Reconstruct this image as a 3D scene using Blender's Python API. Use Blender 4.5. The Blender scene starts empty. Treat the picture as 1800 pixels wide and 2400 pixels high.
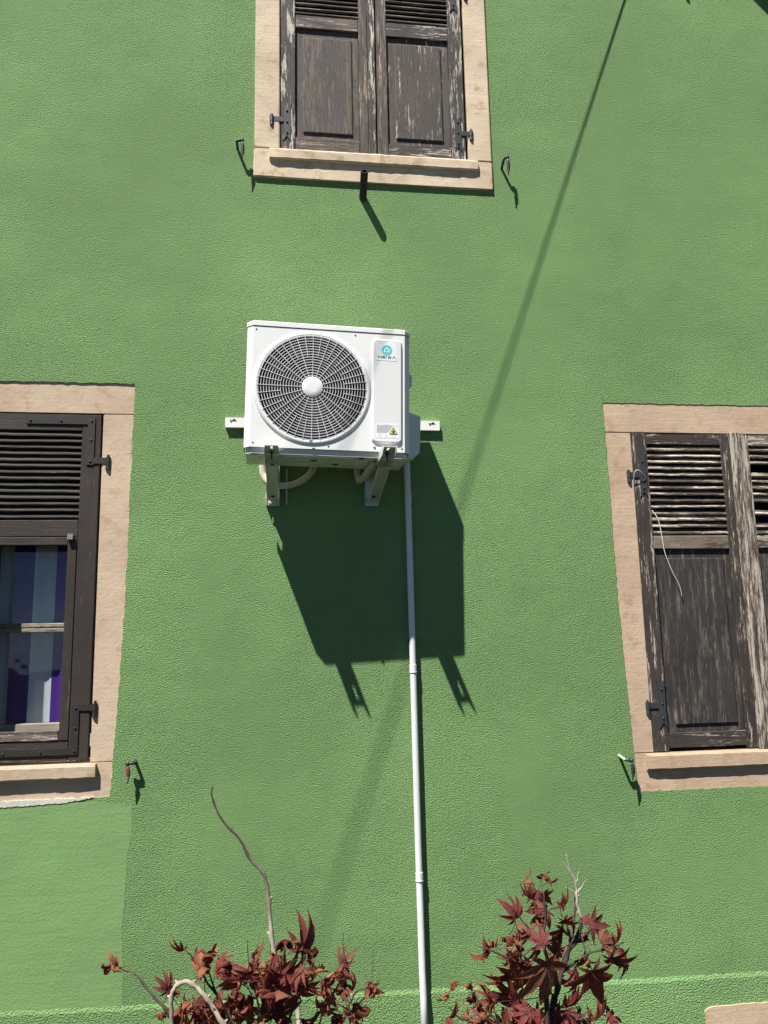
import bpy, bmesh, math, random
from mathutils import Vector, Matrix
random.seed(11)
S = bpy.context.scene
COL = S.collection

# ---------------------------------------------------------------- camera
cam_d = bpy.data.cameras.new('camera'); cam = bpy.data.objects.new('camera', cam_d); COL.objects.link(cam)
cam_d.sensor_width = 36; cam_d.lens = 27.045; cam_d.clip_start = .05; cam_d.clip_end = 500
cam.matrix_world = Matrix(((0.99164379, -0.00131132, -0.12899955, 0.0),
                           (-0.12748812, -0.16291335, -0.97836906, -3.87),
                           (-0.01973279, 0.98663951, -0.16171919, 1.95), (0, 0, 0, 1)))
S.camera = cam

# ---------------------------------------------------------------- world, sun, exposure
SUN = Vector((.87, 1.0, -2.4)).normalized()          # the way the light travels
W = bpy.data.worlds.new('World'); S.world = W; W.use_nodes = True
nt = W.node_tree; bg = nt.nodes['Background']
sky = nt.nodes.new('ShaderNodeTexSky'); sky.sky_type = 'NISHITA'; sky.sun_disc = False
sky.sun_elevation = math.asin(-SUN.z); sky.sun_rotation = math.atan2(-SUN.x, -SUN.y)
sky.air_density = .38; sky.dust_density = .05; sky.ozone_density = 1.2
nt.links.new(sky.outputs[0], bg.inputs['Color']); bg.inputs['Strength'].default_value = .05
sd = bpy.data.lights.new('sun', 'SUN'); sd.energy = 5.0; sd.angle = math.radians(.53); sd.color = (1, .955, .88)
so = bpy.data.objects.new('sun', sd); COL.objects.link(so); so.location = (-8, -10, 22)
so.rotation_euler = SUN.to_track_quat('-Z', 'Y').to_euler()
S.view_settings.view_transform = 'Standard'; S.view_settings.look = 'None'
S.view_settings.exposure = .86; S.view_settings.gamma = 1; S.view_settings.use_curve_mapping = False
S.cycles.max_bounces = 6; S.cycles.transparent_max_bounces = 12; S.cycles.use_denoising = True

# ---------------------------------------------------------------- helpers
def tag(o, label=None, cat=None, group=None, kind=None):
    if label: o['label'] = label
    if cat: o['category'] = cat
    if group: o['group'] = group
    if kind: o['kind'] = kind
    return o
def empty(name, loc=(0, 0, 0), parent=None, rot=(0, 0, 0)):
    o = bpy.data.objects.new(name, None); COL.objects.link(o); o.empty_display_size = .1
    o.location = loc; o.rotation_euler = rot
    if parent: o.parent = parent
    return o
def meshobj(name, me, parent=None):
    o = bpy.data.objects.new(name, me); COL.objects.link(o)
    if parent: o.parent = parent
    return o
def obj(name, bm, mat, parent=None, bev=0, seg=1, smooth=False, recalc=True):
    if recalc: bmesh.ops.recalc_face_normals(bm, faces=bm.faces)
    if bev:
        bmesh.ops.bevel(bm, geom=[e for e in bm.edges if len(e.link_faces) == 2 and e.calc_face_angle(0) > .5],
                        offset=bev, segments=seg, affect='EDGES', profile=.6)
    me = bpy.data.meshes.new(name); bm.to_mesh(me); bm.free()
    for mt in (mat if isinstance(mat, (list, tuple)) else [mat]): me.materials.append(mt)
    if smooth:
        for p in me.polygons: p.use_smooth = True
    return meshobj(name, me, parent)
def B(): return bmesh.new()
def box(bm, x0, x1, y0, y1, z0, z1):
    v = [bm.verts.new(p) for p in ((x0,y0,z0),(x1,y0,z0),(x1,y1,z0),(x0,y1,z0),(x0,y0,z1),(x1,y0,z1),(x1,y1,z1),(x0,y1,z1))]
    for f in ((0,3,2,1),(4,5,6,7),(0,1,5,4),(1,2,6,5),(2,3,7,6),(3,0,4,7)): bm.faces.new([v[i] for i in f])
    return v
def prism(bm, pts, y0, y1):
    """outline in x,z pushed from y0 (front) to y1 (back)"""
    a = [bm.verts.new((x, y0, z)) for x, z in pts]; b = [bm.verts.new((x, y1, z)) for x, z in pts]
    n = len(pts); bm.faces.new(a); bm.faces.new(b[::-1])
    for i in range(n): bm.faces.new((a[i], b[i], b[(i+1) % n], a[(i+1) % n]))
def tube(bm, pts, r, n=8, cap=True, mat=0):
    pts = [Vector(p) for p in pts]; rings = []
    for i, p in enumerate(pts):
        d = (pts[min(i+1, len(pts)-1)] - pts[max(i-1, 0)]).normalized()
        u = d.cross(Vector((.13, .31, .94))); u = u.normalized() if u.length > 1e-3 else Vector((1, 0, 0)); w = d.cross(u)
        rr = r[i] if isinstance(r, (list, tuple)) else r
        rings.append([bm.verts.new(p + (u*math.cos(2*math.pi*k/n) + w*math.sin(2*math.pi*k/n))*rr) for k in range(n)])
    for a, b in zip(rings, rings[1:]):
        for k in range(n): bm.faces.new((a[k], a[(k+1) % n], b[(k+1) % n], b[k])).material_index = mat
    if cap: bm.faces.new(rings[0][::-1]); bm.faces.new(rings[-1])
def smooth_path(pts, k=4):
    """Catmull-Rom through the points"""
    P = [Vector(p) for p in pts]; out = []
    for i in range(len(P)-1):
        a, b, c, d = P[max(i-1, 0)], P[i], P[i+1], P[min(i+2, len(P)-1)]
        for j in range(k):
            t = j/k; out.append(.5*((2*b) + (c-a)*t + (2*a-5*b+4*c-d)*t*t + (3*b-a-3*c+d)*t**3))
    out.append(P[-1]); return out
def lathe(bm, prof, n=48, c=(0, 0, 0), closed=False):
    """profile of (radius, y) turned round the y axis"""
    rings = [[bm.verts.new((c[0] + r*math.cos(2*math.pi*k/n), c[1] + y, c[2] + r*math.sin(2*math.pi*k/n))) for k in range(n)] for r, y in prof]
    if closed: rings.append(rings[0])
    for a, b in zip(rings, rings[1:]):
        for k in range(n): bm.faces.new((a[k], a[(k+1) % n], b[(k+1) % n], b[k]))
    return rings
def disc(bm, r, y, n=32, c=(0, 0, 0)):
    bm.faces.new([bm.verts.new((c[0] + r*math.cos(-2*math.pi*k/n), c[1] + y, c[2] + r*math.sin(-2*math.pi*k/n))) for k in range(n)])
def ragged(pts, step=.03, amp=.003):
    out = []
    for i, a in enumerate(pts):
        b = pts[(i+1) % len(pts)]; L = math.dist(a, b); n = max(1, int(L/step)); nx, nz = -(b[1]-a[1])/L, (b[0]-a[0])/L
        for k in range(n):
            t = k/n; j = random.uniform(-amp, amp) if k else 0
            out.append((a[0] + (b[0]-a[0])*t + nx*j, a[1] + (b[1]-a[1])*t + nz*j))
    return out

# ---------------------------------------------------------------- materials
def nd(nt, typ, ins=None, **pr):
    n = nt.nodes.new(typ)
    for k, v in pr.items(): setattr(n, k, v)
    for k, v in (ins or {}).items():
        if isinstance(v, bpy.types.NodeSocket): nt.links.new(v, n.inputs[k])
        else: n.inputs[k].default_value = v
    return n
def new_mat(name, rough=.6, metal=0, col=None, spec=.5):
    mt = bpy.data.materials.new(name); mt.use_nodes = True; nt = mt.node_tree
    p = nt.nodes['Principled BSDF']; p.inputs['Roughness'].default_value = rough; p.inputs['Metallic'].default_value = metal
    p.inputs['Specular IOR Level'].default_value = spec
    if col: p.inputs['Base Color'].default_value = (*col, 1)
    return mt, nt, p
def mixc(nt, f, a, b, mode='MIX'):
    n = nt.nodes.new('ShaderNodeMix'); n.data_type = 'RGBA'; n.blend_type = mode
    for i, v in ((0, f), (6, a), (7, b)):
        if isinstance(v, bpy.types.NodeSocket): nt.links.new(v, n.inputs[i])
        else: n.inputs[i].default_value = v if i == 0 or len(v) == 4 else (*v, 1)
    return n.outputs[2]
def mth(nt, op, a, b=0., c=0.):
    n = nt.nodes.new('ShaderNodeMath'); n.operation = op
    for i, v in enumerate((a, b, c)):
        if isinstance(v, bpy.types.NodeSocket): nt.links.new(v, n.inputs[i])
        else: n.inputs[i].default_value = v
    return n.outputs[0]
def ramp(nt, f, lo, hi):
    n = nd(nt, 'ShaderNodeMapRange', {'Value': f, 'From Min': lo, 'From Max': hi}); n.interpolation_type = 'SMOOTHSTEP'; return n.outputs[0]
def noise(nt, vec, scale, detail=3, rough=.55, dist=0):
    return nd(nt, 'ShaderNodeTexNoise', {'Vector': vec, 'Scale': scale, 'Detail': detail, 'Roughness': rough, 'Distortion': dist}).outputs[0]
def pos(nt): return nd(nt, 'ShaderNodeNewGeometry').outputs['Position']
def scaled(nt, vec, sc, off=None):
    n = nd(nt, 'ShaderNodeMapping', {'Vector': vec, 'Scale': sc})
    if off is not None: nt.links.new(off, n.inputs['Location'])
    return n.outputs[0]
def obj_offset(nt, k=40.):
    r = nd(nt, 'ShaderNodeObjectInfo').outputs['Random']
    return nd(nt, 'ShaderNodeCombineXYZ', {'X': mth(nt, 'MULTIPLY', r, k), 'Y': mth(nt, 'MULTIPLY', r, k*.37), 'Z': mth(nt, 'MULTIPLY', r, k*1.7)}).outputs[0]
def bump(nt, p, h, strength=1, dist=.01, prev=None):
    b = nd(nt, 'ShaderNodeBump', {'Height': h, 'Strength': strength, 'Distance': dist})
    if prev: nt.links.new(prev, b.inputs['Normal'])
    nt.links.new(b.outputs[0], p.inputs['Normal']); return b.outputs[0]
def setc(nt, p, c): nt.links.new(c, p.inputs['Base Color'])

GREEN = (.188, .328, .125)
def stucco(name, col, rel=.0043, sc=165., smoothness=0):
    mt, nt, p = new_mat(name, .85, spec=.25); v = pos(nt)
    big = noise(nt, v, .9, 4); mid = noise(nt, v, 7, 3); fine = noise(nt, v, sc*.8, 2)
    cl = noise(nt, scaled(nt, v, (1, 1, 1.6)), 3.2, 5, .6, .4)
    c = mixc(nt, ramp(nt, big, .35, .7), tuple(x*.90 for x in col), tuple(x*1.08 for x in col))
    c = mixc(nt, mth(nt, 'MULTIPLY', ramp(nt, cl, .42, .72), .34), c, (col[0]*.80, col[1]*.82, col[2]*.84))
    c = mixc(nt, mth(nt, 'MULTIPLY', ramp(nt, mid, .45, .75), .12), c, (col[0]*1.15, col[1]*1.0, col[2]*1.2))
    # washed streaks and small rusty blots
    st = noise(nt, scaled(nt, v, (5, 1, .5)), 1.4, 3)
    c = mixc(nt, mth(nt, 'MULTIPLY', ramp(nt, st, .55, .8), .10), c, (col[0]*.8, col[1]*.82, col[2]*.8))
    rs = mth(nt, 'MULTIPLY', ramp(nt, noise(nt, scaled(nt, v, (9, 1, 3)), 1.1, 4), .70, .78), .22)
    c = mixc(nt, rs, c, (col[0]*1.5, col[1]*.85, col[2]*.6))
    setc(nt, p, c)
    worm = noise(nt, scaled(nt, v, (1, 1, 1.2)), sc, 2, .5, .35)
    vor = nd(nt, 'ShaderNodeTexVoronoi', {'Vector': v, 'Scale': sc*1.15}, feature='SMOOTH_F1').outputs['Distance']
    h = mth(nt, 'ADD', mth(nt, 'MULTIPLY', ramp(nt, worm, .3, .72), .75), mth(nt, 'MULTIPLY', vor, -.45))
    b1 = bump(nt, p, noise(nt, v, 2.2, 2), .5, .03)
    bump(nt, p, h, 1, rel, b1)
    return mt
M_WALL = stucco('green_stucco', GREEN)
M_BASE = stucco('green_base_stucco', tuple(x*1.04 for x in GREEN), .0055, 120)
def patch_mat():
    mt, nt, p = new_mat('green_smooth_plaster', .75, spec=.3); v = pos(nt); col = (.189, .329, .125)
    big = noise(nt, v, 1.6, 3)
    setc(nt, p, mixc(nt, ramp(nt, big, .3, .7), tuple(x*.95 for x in col), tuple(x*1.07 for x in col)))
    tr = noise(nt, scaled(nt, v, (2.2, 1, 22)), 1.5, 3); fi = noise(nt, v, 75, 3, .6)
    pit = noise(nt, scaled(nt, v, (1, 1, 1.6)), 26, 3)
    b1 = bump(nt, p, mth(nt, 'ADD', noise(nt, v, 3.5, 3), mth(nt, 'MULTIPLY', tr, .25)), .35, .012); bump(nt, p, mth(nt, 'ADD', fi, mth(nt, 'MULTIPLY', noise(nt, v, 130, 2), .6)), .45, .0035, b1); return mt
M_PATCH = patch_mat()
def stone(name, a, b, lines=0., stain=.3):
    mt, nt, p = new_mat(name, .85, spec=.2); v = pos(nt); off = obj_offset(nt)
    w = nd(nt, 'ShaderNodeVectorMath', {0: v, 1: off}, operation='ADD').outputs[0]
    n1 = noise(nt, w, 3.5, 4); n2 = noise(nt, w, 55, 4, .65); n3 = noise(nt, w, 14, 4, .6)
    c = mixc(nt, ramp(nt, n1, .32, .68), a, b)
    c = mixc(nt, mth(nt, 'MULTIPLY', ramp(nt, n3, .54, .68), stain), c, (a[0]*.60, a[1]*.50, a[2]*.40))
    c = mixc(nt, mth(nt, 'MULTIPLY', ramp(nt, n2, .58, .72), .4), c, (a[0]*.62, a[1]*.65, a[2]*.6))
    setc(nt, p, c)
    tool = noise(nt, scaled(nt, w, (4, 1, 95)), 1, 2)
    h = mth(nt, 'ADD', mth(nt, 'ADD', n2, mth(nt, 'MULTIPLY', n3, .9)), mth(nt, 'MULTIPLY', tool, lines))
    b1 = bump(nt, p, noise(nt, w, 6, 3), .4, .008); bump(nt, p, h, .5, .0032, b1); return mt
M_STONE_T = stone('pale_sandstone', (.68, .56, .415), (.58, .455, .33), .5, .65)
M_STONE_L = stone('pink_sandstone', (.58, .455, .335), (.49, .37, .265), .35, .35)
M_STONE_R = stone('tan_sandstone', (.56, .42, .30), (.475, .345, .24), .5, .35)
M_MORTAR = stone('white_lime_mortar', (.62, .60, .53), (.50, .50, .42), 0, .2)

def wood(name, axis, paint, bare, white, peel, flake, rough=.7):
    """painted board: paint worn along the grain to bare wood, with flakes of an old pale coat; axis = grain"""
    mt, nt, p = new_mat(name, rough, spec=.3); v = pos(nt); off = obj_offset(nt)
    w = nd(nt, 'ShaderNodeVectorMath', {0: v, 1: off}, operation='ADD').outputs[0]
    lo = {'x': (1, 11, 11), 'z': (11, 11, 1)}[axis]
    gl = scaled(nt, w, tuple(a*2.2 for a in lo)); gf = scaled(nt, w, tuple(a*(22 if a > 1 else 5) for a in lo))
    n_big = noise(nt, gl, 1.6, 5, .65); n_str = noise(nt, gl, 8, 6, .78, .2); n_grain = noise(nt, gf, 1, 3)
    k = mth(nt, 'ADD', mth(nt, 'MULTIPLY', n_big, .5), mth(nt, 'MULTIPLY', n_str, .5))
    mb = ramp(nt, k, .62-peel, .66-peel); mw = mth(nt, 'MULTIPLY', ramp(nt, mth(nt, 'ADD', k, mth(nt, 'MULTIPLY', n_grain, .1)), .72-flake, .735-flake), 1.)
    brown = mixc(nt, ramp(nt, n_grain, .3, .7), tuple(x*.62 for x in bare), bare)
    pc = mixc(nt, ramp(nt, noise(nt, w, 5, 3), .3, .7), tuple(x*.85 for x in paint), tuple(x*1.2 for x in paint))
    c = mixc(nt, mb, pc, brown); c = mixc(nt, mw, c, mixc(nt, ramp(nt, n_grain, .25, .7), tuple(x*.6 for x in white), white))
    setc(nt, p, c)
    h = mth(nt, 'ADD', mth(nt, 'MULTIPLY', n_grain, .55), mth(nt, 'ADD', mth(nt, 'MULTIPLY', mb, -.35), mth(nt, 'MULTIPLY', n_str, .4)))
    bump(nt, p, h, .9, .004); return mt
PAINT = (.038, .034, .032); BARE = (.20, .145, .105); OLD = (.60, .54, .46)
def wood_set(nm, paint, bare, white, peel, flake):
    return {a: wood(nm + '_' + a, a, paint, bare, white, peel, flake) for a in 'xz'}
WD_TL = wood_set('weathered_brown_wood', (.075, .062, .056), (.20, .155, .125), OLD, .15, .095)
WD_TR = wood_set('flaking_brown_wood', (.06, .054, .052), (.16, .125, .10), (.66, .61, .53), .12, .135)
WD_TP = wood_set('grey_brown_panel_wood', (.092, .084, .080), (.175, .14, .115), OLD, .14, .025)
WD_TQ = wood_set('grey_flecked_panel_wood', (.08, .072, .068), (.17, .13, .10), (.66, .61, .53), .12, .095)
WD_L = wood_set('dark_stained_wood', (.044, .036, .031), (.11, .085, .07), (.34, .30, .26), .07, .035)
WD_RD = wood_set('dark_chipped_wood', (.046, .039, .035), (.15, .115, .09), (.56, .50, .43), .11, .112)
WD_RW = wood_set('bleached_peeling_wood', (.06, .049, .043), (.27, .21, .165), (.56, .50, .43), .17, .16)
WD_RS = wood_set('worn_slat_wood', (.055, .043, .037), (.25, .19, .145), (.60, .54, .46), .15, .135)
WD_RM = wood_set('greyed_rail_wood', (.06, .05, .045), (.24, .19, .15), (.52, .46, .39), .19, .07)
WD_RP = wood_set('scuffed_panel_wood', (.038, .034, .032), (.125, .105, .09), (.36, .32, .28), .12, .075)
WD_SASH = wood_set('grey_sash_wood', (.30, .27, .22), (.22, .18, .14), (.5, .47, .4), .1, .02)

def iron(name, col, rust=.3, rough=.5):
    mt, nt, p = new_mat(name, rough, .0, spec=.5); v = pos(nt)
    n1 = noise(nt, v, 60, 4)
    setc(nt, p, mixc(nt, mth(nt, 'MULTIPLY', ramp(nt, n1, .52, .68), rust), col, (.13, .06, .03))); bump(nt, p, noise(nt, v, 180, 3), .5, .002); return mt
M_IRON = iron('blue_black_iron', (.036, .041, .046), .2)
M_IRON_D = iron('brown_black_iron', (.026, .024, .023), .25)
M_RUST = iron('rusty_black_steel', (.010, .008, .008), .35, .65)
M_REDGRIP = iron('worn_red_paint', (.20, .055, .045), .5)
M_GREYGRIP = iron('bare_grey_zinc', (.22, .22, .21), .3)
M_GREENROD = iron('rod_with_wall_paint', (.40, .52, .36), .1)

def plain(name, col, rough=.4, spec=.5, metal=0, grime=.06, nscale=6, fine=0.):
    mt, nt, p = new_mat(name, rough, metal, spec=spec); v = pos(nt)
    n1 = noise(nt, v, nscale, 4)
    setc(nt, p, mixc(nt, mth(nt, 'MULTIPLY', ramp(nt, n1, .35, .75), grime), (*col, 1), tuple(x*.55 for x in col)))
    if fine: bump(nt, p, noise(nt, v, 320, 2), .4, fine)
    return mt
M_WHITE = plain('white_enamel', (.80, .81, .80), .42, .5, 0, .11, 9)
M_PANEL = plain('service_panel_white', (.74, .75, .745), .45, .5, 0, .04)
M_PAN = plain('grey_white_base_pan', (.78, .78, .74), .5, .4, 0, .12, 12)
M_GRILLE = plain('grille_grey_white', (.76, .76, .76), .4)
M_RING = plain('grille_ring_grey', (.72, .72, .73), .45)
M_DARK = plain('dark_shroud', (.022, .022, .025), .5)
M_BLADE = plain('fan_blade_grey', (.06, .06, .063), .45)
M_FIN = plain('aluminium_fins', (.30, .31, .32), .4, .5, .6)
M_PVC = plain('white_plastic_pipe', (.74, .75, .76), .42, .5, 0, .14, 14)
M_ARM = plain('galvanised_painted_arm', (.70, .70, .67), .45, .5, .1, .1)
M_RAIL = plain('white_rail', (.82, .82, .81), .45)
M_HOSE = plain('beige_hose', (.62, .57, .46), .6, .3, 0, .15, 20)
M_BOLT = plain('black_bolt', (.03, .03, .03), .4)
M_CYAN = plain('cyan_print', (.06, .60, .64), .45, .4, 0, 0)
M_BLACK = plain('black_print', (.012, .012, .014), .5, .4, 0, 0)
M_STICK = plain('white_sticker', (.80, .82, .82), .4, .5, 0, 0)
M_YEL = plain('yellow_print', (.78, .66, .06), .45, .4, 0, 0)
M_GREYP = plain('grey_blue_print', (.42, .50, .55), .5, .4, 0, 0)
M_CABLE = plain('black_cable', (.02, .02, .02), .6)
M_WIRE = plain('old_white_wire', (.66, .63, .57), .5)
M_INT = plain('dim_interior', (.12, .11, .10), .9)
M_ROOF = plain('red_brown_tile', (.16, .07, .045), .85, .2, 0, .4, 9)
M_ROOFWOOD = plain('dark_verge_board', (.05, .035, .03), .8, .2, 0, .3, 9)

def glass_mat():
    mt = bpy.data.materials.new('window_glass'); mt.use_nodes = True; nt = mt.node_tree; nt.nodes.clear()
    o = nd(nt, 'ShaderNodeOutputMaterial'); v = pos(nt)
    tr = nd(nt, 'ShaderNodeBsdfTransparent', {'Color': (.86, .9, .92, 1)}); gl = nd(nt, 'ShaderNodeBsdfGlossy', {'Roughness': .02})
    bp = nd(nt, 'ShaderNodeBump', {'Height': noise(nt, v, 5, 2), 'Strength': .25, 'Distance': .01}); nt.links.new(bp.outputs[0], gl.inputs['Normal'])
    ge = nd(nt, 'ShaderNodeNewGeometry')
    cs = mth(nt, 'ABSOLUTE', nd(nt, 'ShaderNodeVectorMath', {0: ge.outputs['Incoming'], 1: ge.outputs['Normal']}, operation='DOT_PRODUCT').outputs['Value'])
    fr = mth(nt, 'ADD', .035, mth(nt, 'MULTIPLY', mth(nt, 'POWER', mth(nt, 'SUBTRACT', 1., cs), 5.), .9))
    mx = nd(nt, 'ShaderNodeMixShader', {0: fr}); nt.links.new(tr.outputs[0], mx.inputs[1]); nt.links.new(gl.outputs[0], mx.inputs[2])
    nt.links.new(mx.outputs[0], o.inputs[0]); return mt
M_GLASS = glass_mat()
def curtain_mat():
    mt, nt, p = new_mat('striped_curtain', .9, spec=.1); v = pos(nt)
    x = nd(nt, 'ShaderNodeSeparateXYZ', {0: v}).outputs[0]
    f = mth(nt, 'FRACT', mth(nt, 'DIVIDE', mth(nt, 'ADD', x, 5.452), .205))
    st = ramp(nt, f, .52, .53)
    weave = noise(nt, v, 60, 3)
    setc(nt, p, mixc(nt, st, (.115, .035, .27), mixc(nt, weave, (.74, .74, .74), (.85, .85, .84)))); bump(nt, p, weave, .3, .003); return mt
M_CURT = curtain_mat()
def ground_mat():
    mt, nt, p = new_mat('gravel_ground', .95, spec=.1); v = pos(nt)
    n1 = noise(nt, v, .6, 5); n2 = nd(nt, 'ShaderNodeTexVoronoi', {'Vector': v, 'Scale': 38}).outputs['Color']
    c = mixc(nt, ramp(nt, n1, .35, .65), (.032, .028, .022), (.022, .032, .014)); setc(nt, p, mixc(nt, .35, c, n2, 'MULTIPLY'))
    bump(nt, p, noise(nt, v, 40, 4), 1, .02); return mt
M_GROUND = ground_mat()
def leaf_mat(name, cols, vein, wilt=0):
    mt = bpy.data.materials.new(name); mt.use_nodes = True; nt = mt.node_tree; p = nt.nodes['Principled BSDF']; o = nt.nodes['Material Output']
    p.inputs['Roughness'].default_value = .55; p.inputs['Specular IOR Level'].default_value = .18
    v = pos(nt); r = nd(nt, 'ShaderNodeObjectInfo').outputs['Random']
    c = mixc(nt, ramp(nt, r, .2, .5), cols[0], cols[1]); c = mixc(nt, ramp(nt, r, .6, .95), c, cols[2])
    c = mixc(nt, mth(nt, 'MULTIPLY', ramp(nt, noise(nt, v, 45, 4), .45, .7), .7), c, cols[3])
    uv = nd(nt, 'ShaderNodeSeparateXYZ', {0: nd(nt, 'ShaderNodeUVMap', uv_map='UVMap').outputs[0]})
    au = mth(nt, 'ABSOLUTE', uv.outputs[0])
    side = mth(nt, 'ABSOLUTE', mth(nt, 'SUBTRACT', mth(nt, 'FRACT', mth(nt, 'SUBTRACT', mth(nt, 'MULTIPLY', uv.outputs[1], 9.), mth(nt, 'MULTIPLY', au, 3.))), .5))
    vn = mth(nt, 'MAXIMUM', mth(nt, 'SUBTRACT', 1., ramp(nt, au, .03, .12)), mth(nt, 'MULTIPLY', mth(nt, 'SUBTRACT', 1., ramp(nt, side, .0, .1)), .3))
    c = mixc(nt, mth(nt, 'MULTIPLY', vn, .6), c, vein)
    back = nd(nt, 'ShaderNodeNewGeometry').outputs['Backfacing']
    c = mixc(nt, mth(nt, 'MULTIPLY', back, .3), c, cols[4])
    setc(nt, p, c)
    bump(nt, p, mth(nt, 'ADD', mth(nt, 'MULTIPLY', vn, -.6), noise(nt, v, 160, 3)), .8, .0015 if not wilt else .003)
    tl = nd(nt, 'ShaderNodeBsdfTranslucent', {'Color': mixc(nt, .5, c, (.35, .06, .03))})
    mx = nd(nt, 'ShaderNodeMixShader', {0: .30}); nt.links.new(p.outputs[0], mx.inputs[1]); nt.links.new(tl.outputs[0], mx.inputs[2])
    nt.links.new(mx.outputs[0], o.inputs[0]); return mt
M_LEAF = leaf_mat('maroon_maple_leaf', ((.14, .018, .024), (.22, .028, .028), (.21, .085, .04), (.08, .013, .017), (.23, .11, .10)), (.42, .15, .06))
M_WILT = leaf_mat('withered_maple_leaf', ((.17, .035, .03), (.30, .105, .055), (.42, .20, .10), (.11, .025, .02), (.36, .19, .12)), (.52, .28, .13), 1)
def bark(name, a, b):
    mt, nt, p = new_mat(name, .8, spec=.2); v = pos(nt)
    n1 = noise(nt, scaled(nt, v, (60, 60, 14)), 1, 4); setc(nt, p, mixc(nt, ramp(nt, n1, .35, .65), a, b)); bump(nt, p, n1, .5, .002); return mt
M_BARK_D = bark('dark_red_bark', (.035, .022, .02), (.09, .06, .05))
M_BARK_P = bark('pale_dead_bark', (.48, .42, .35), (.30, .25, .20))
M_BARK_G = bark('grey_brown_bark', (.14, .11, .09), (.09, .07, .055))
def twig_mat():
    mt, nt, p = new_mat('cane_bark', .8, spec=.2); v = pos(nt); z = nd(nt, 'ShaderNodeSeparateXYZ', {0: v}).outputs[2]
    n1 = noise(nt, scaled(nt, v, (60, 60, 14)), 1, 4); f = ramp(nt, mth(nt, 'ADD', z, mth(nt, 'MULTIPLY', n1, .05)), 1.42, 1.62)
    setc(nt, p, mixc(nt, f, mixc(nt, ramp(nt, n1, .35, .65), (.50, .44, .36), (.33, .28, .22)), mixc(nt, ramp(nt, n1, .35, .65), (.12, .095, .08), (.075, .06, .05)))); bump(nt, p, n1, .5, .002); return mt
M_CANE = twig_mat()

# ================================================================ the setting
bm = B(); box(bm, -45, 45, -60, 30, -.3, 0)
tag(obj('ground', bm, M_GROUND), kind='structure')

# ================================================================ the house
house = empty('house', (.5, 0, 0))
tag(house, 'green stuccoed gable wall with sandstone window surrounds and weathered wooden shutters', 'house')
HX = .5
def hpart(name, loc=(0, 0, 0)): return empty(name, (loc[0]-HX, loc[1], loc[2]), house)
def under(o, parent):
    """keep world coordinates of a mesh built in place"""
    o.parent = parent
    w = Vector((0, 0, 0)); q = parent
    while q: w += q.location; q = q.parent
    o.matrix_parent_inverse = Matrix.Translation(-w); return o
def hobj(name, bm, mat, parent=None, **k): return under(obj(name, bm, mat, None, **k), parent or house)

HOLE_L = [(-.749, 3.246), (-.755, 2.75), (-.762, 2.17), (-.777, 1.7), (-.800, 1.248), (-2.12, 1.246), (-2.15, 3.25)]
HOLE_R = [(1.73, 3.197), (3.23, 3.20), (3.20, 1.152), (1.779, 1.160), (1.757, 1.65), (1.741, 2.09)]
HOLE_T = [(-.12, 4.47), (-.12, 6.5), (1.12, 6.5), (1.12, 4.47)]
def roof_z(x): return 8.77 - 1.08*abs(x - .5)
def wall_sheet():
    bm = B(); loops = [[(-3.2, .2), (4.2, .2), (4.2, roof_z(4.2)+.05), (.5, roof_z(.5)+.05), (-3.2, roof_z(-3.2)+.05)]]
    loops += [ragged(HOLE_L, .022, .0032), ragged(HOLE_R, .022, .0028), HOLE_T]
    es = []; vl = []
    for lp in loops:
        vs = [bm.verts.new((x, 0, z)) for x, z in lp]; vl.append(vs)
        es += [bm.edges.new((vs[i], vs[(i+1) % len(vs)])) for i in range(len(vs))]
    bmesh.ops.triangle_fill(bm, use_beauty=True, use_dissolve=False, edges=es, normal=(0, -1, 0))
    for f in bm.faces:
        f.normal_update()
        if f.normal.y > 0: f.normal_flip()
    for vs in vl[1:]:
        bk = [bm.verts.new((v.co.x, .05, v.co.z)) for v in vs]
        for i in range(len(vs)): bm.faces.new((vs[i], vs[(i+1) % len(vs)], bk[(i+1) % len(vs)], bk[i]))
    return bm
hobj('wall', wall_sheet(), M_WALL, recalc=False)
for x in (-3.2, 4.2):
    bm = B(); box(bm, x-.02 if x < 0 else x-.1, x+.1 if x < 0 else x+.02, .02, 6, -.1, roof_z(x)); hobj('side_wall', bm, M_WALL)
bm = B(); prism(bm, [(-3.2, -.1), (4.2, -.1), (4.2, roof_z(4.2)), (.5, roof_z(.5)), (-3.2, roof_z(-3.2))], 5.9, 6.0); hobj('back_wall', bm, M_WALL)
for sgn in (-1, 1):
    bm = B(); e = .5 + sgn*4.25; zz = roof_z(e)
    prism(bm, [(.5, 8.77), (e, zz), (e, zz+.14), (.5, 8.91)], -.22, 6.2); rf = hobj('roof', bm, M_ROOF)
    bm = B(); prism(bm, [(.5, 8.765), (e, zz-.005), (e, zz+.16), (.5, 8.93)], -.25, -.222); hobj('verge_board', bm, M_ROOFWOOD, house)

# base course: a small weathered offset near the ground
def zt(x): return .371 - .0252*(x + 1.23)
bm = B(); n = 150; prof = lambda x, j: [(0.002, zt(x) + .004 + j), (-.008, zt(x) - .021 + j*1.6), (-.0085, zt(x)*.5), (-.0085, -.1)]
rows = []
for i in range(n+1):
    x = -3.2 + 7.4*i/n; j = random.uniform(-.0012, .0012) + .002*math.sin(x*3.1)
    rows.append([bm.verts.new((x, y, z)) for y, z in prof(x, j)])
for a, b in zip(rows, rows[1:]):
    for k in range(3): bm.faces.new((a[k], a[k+1], b[k+1], b[k]))
hobj('base_course', bm, M_BASE)
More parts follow.
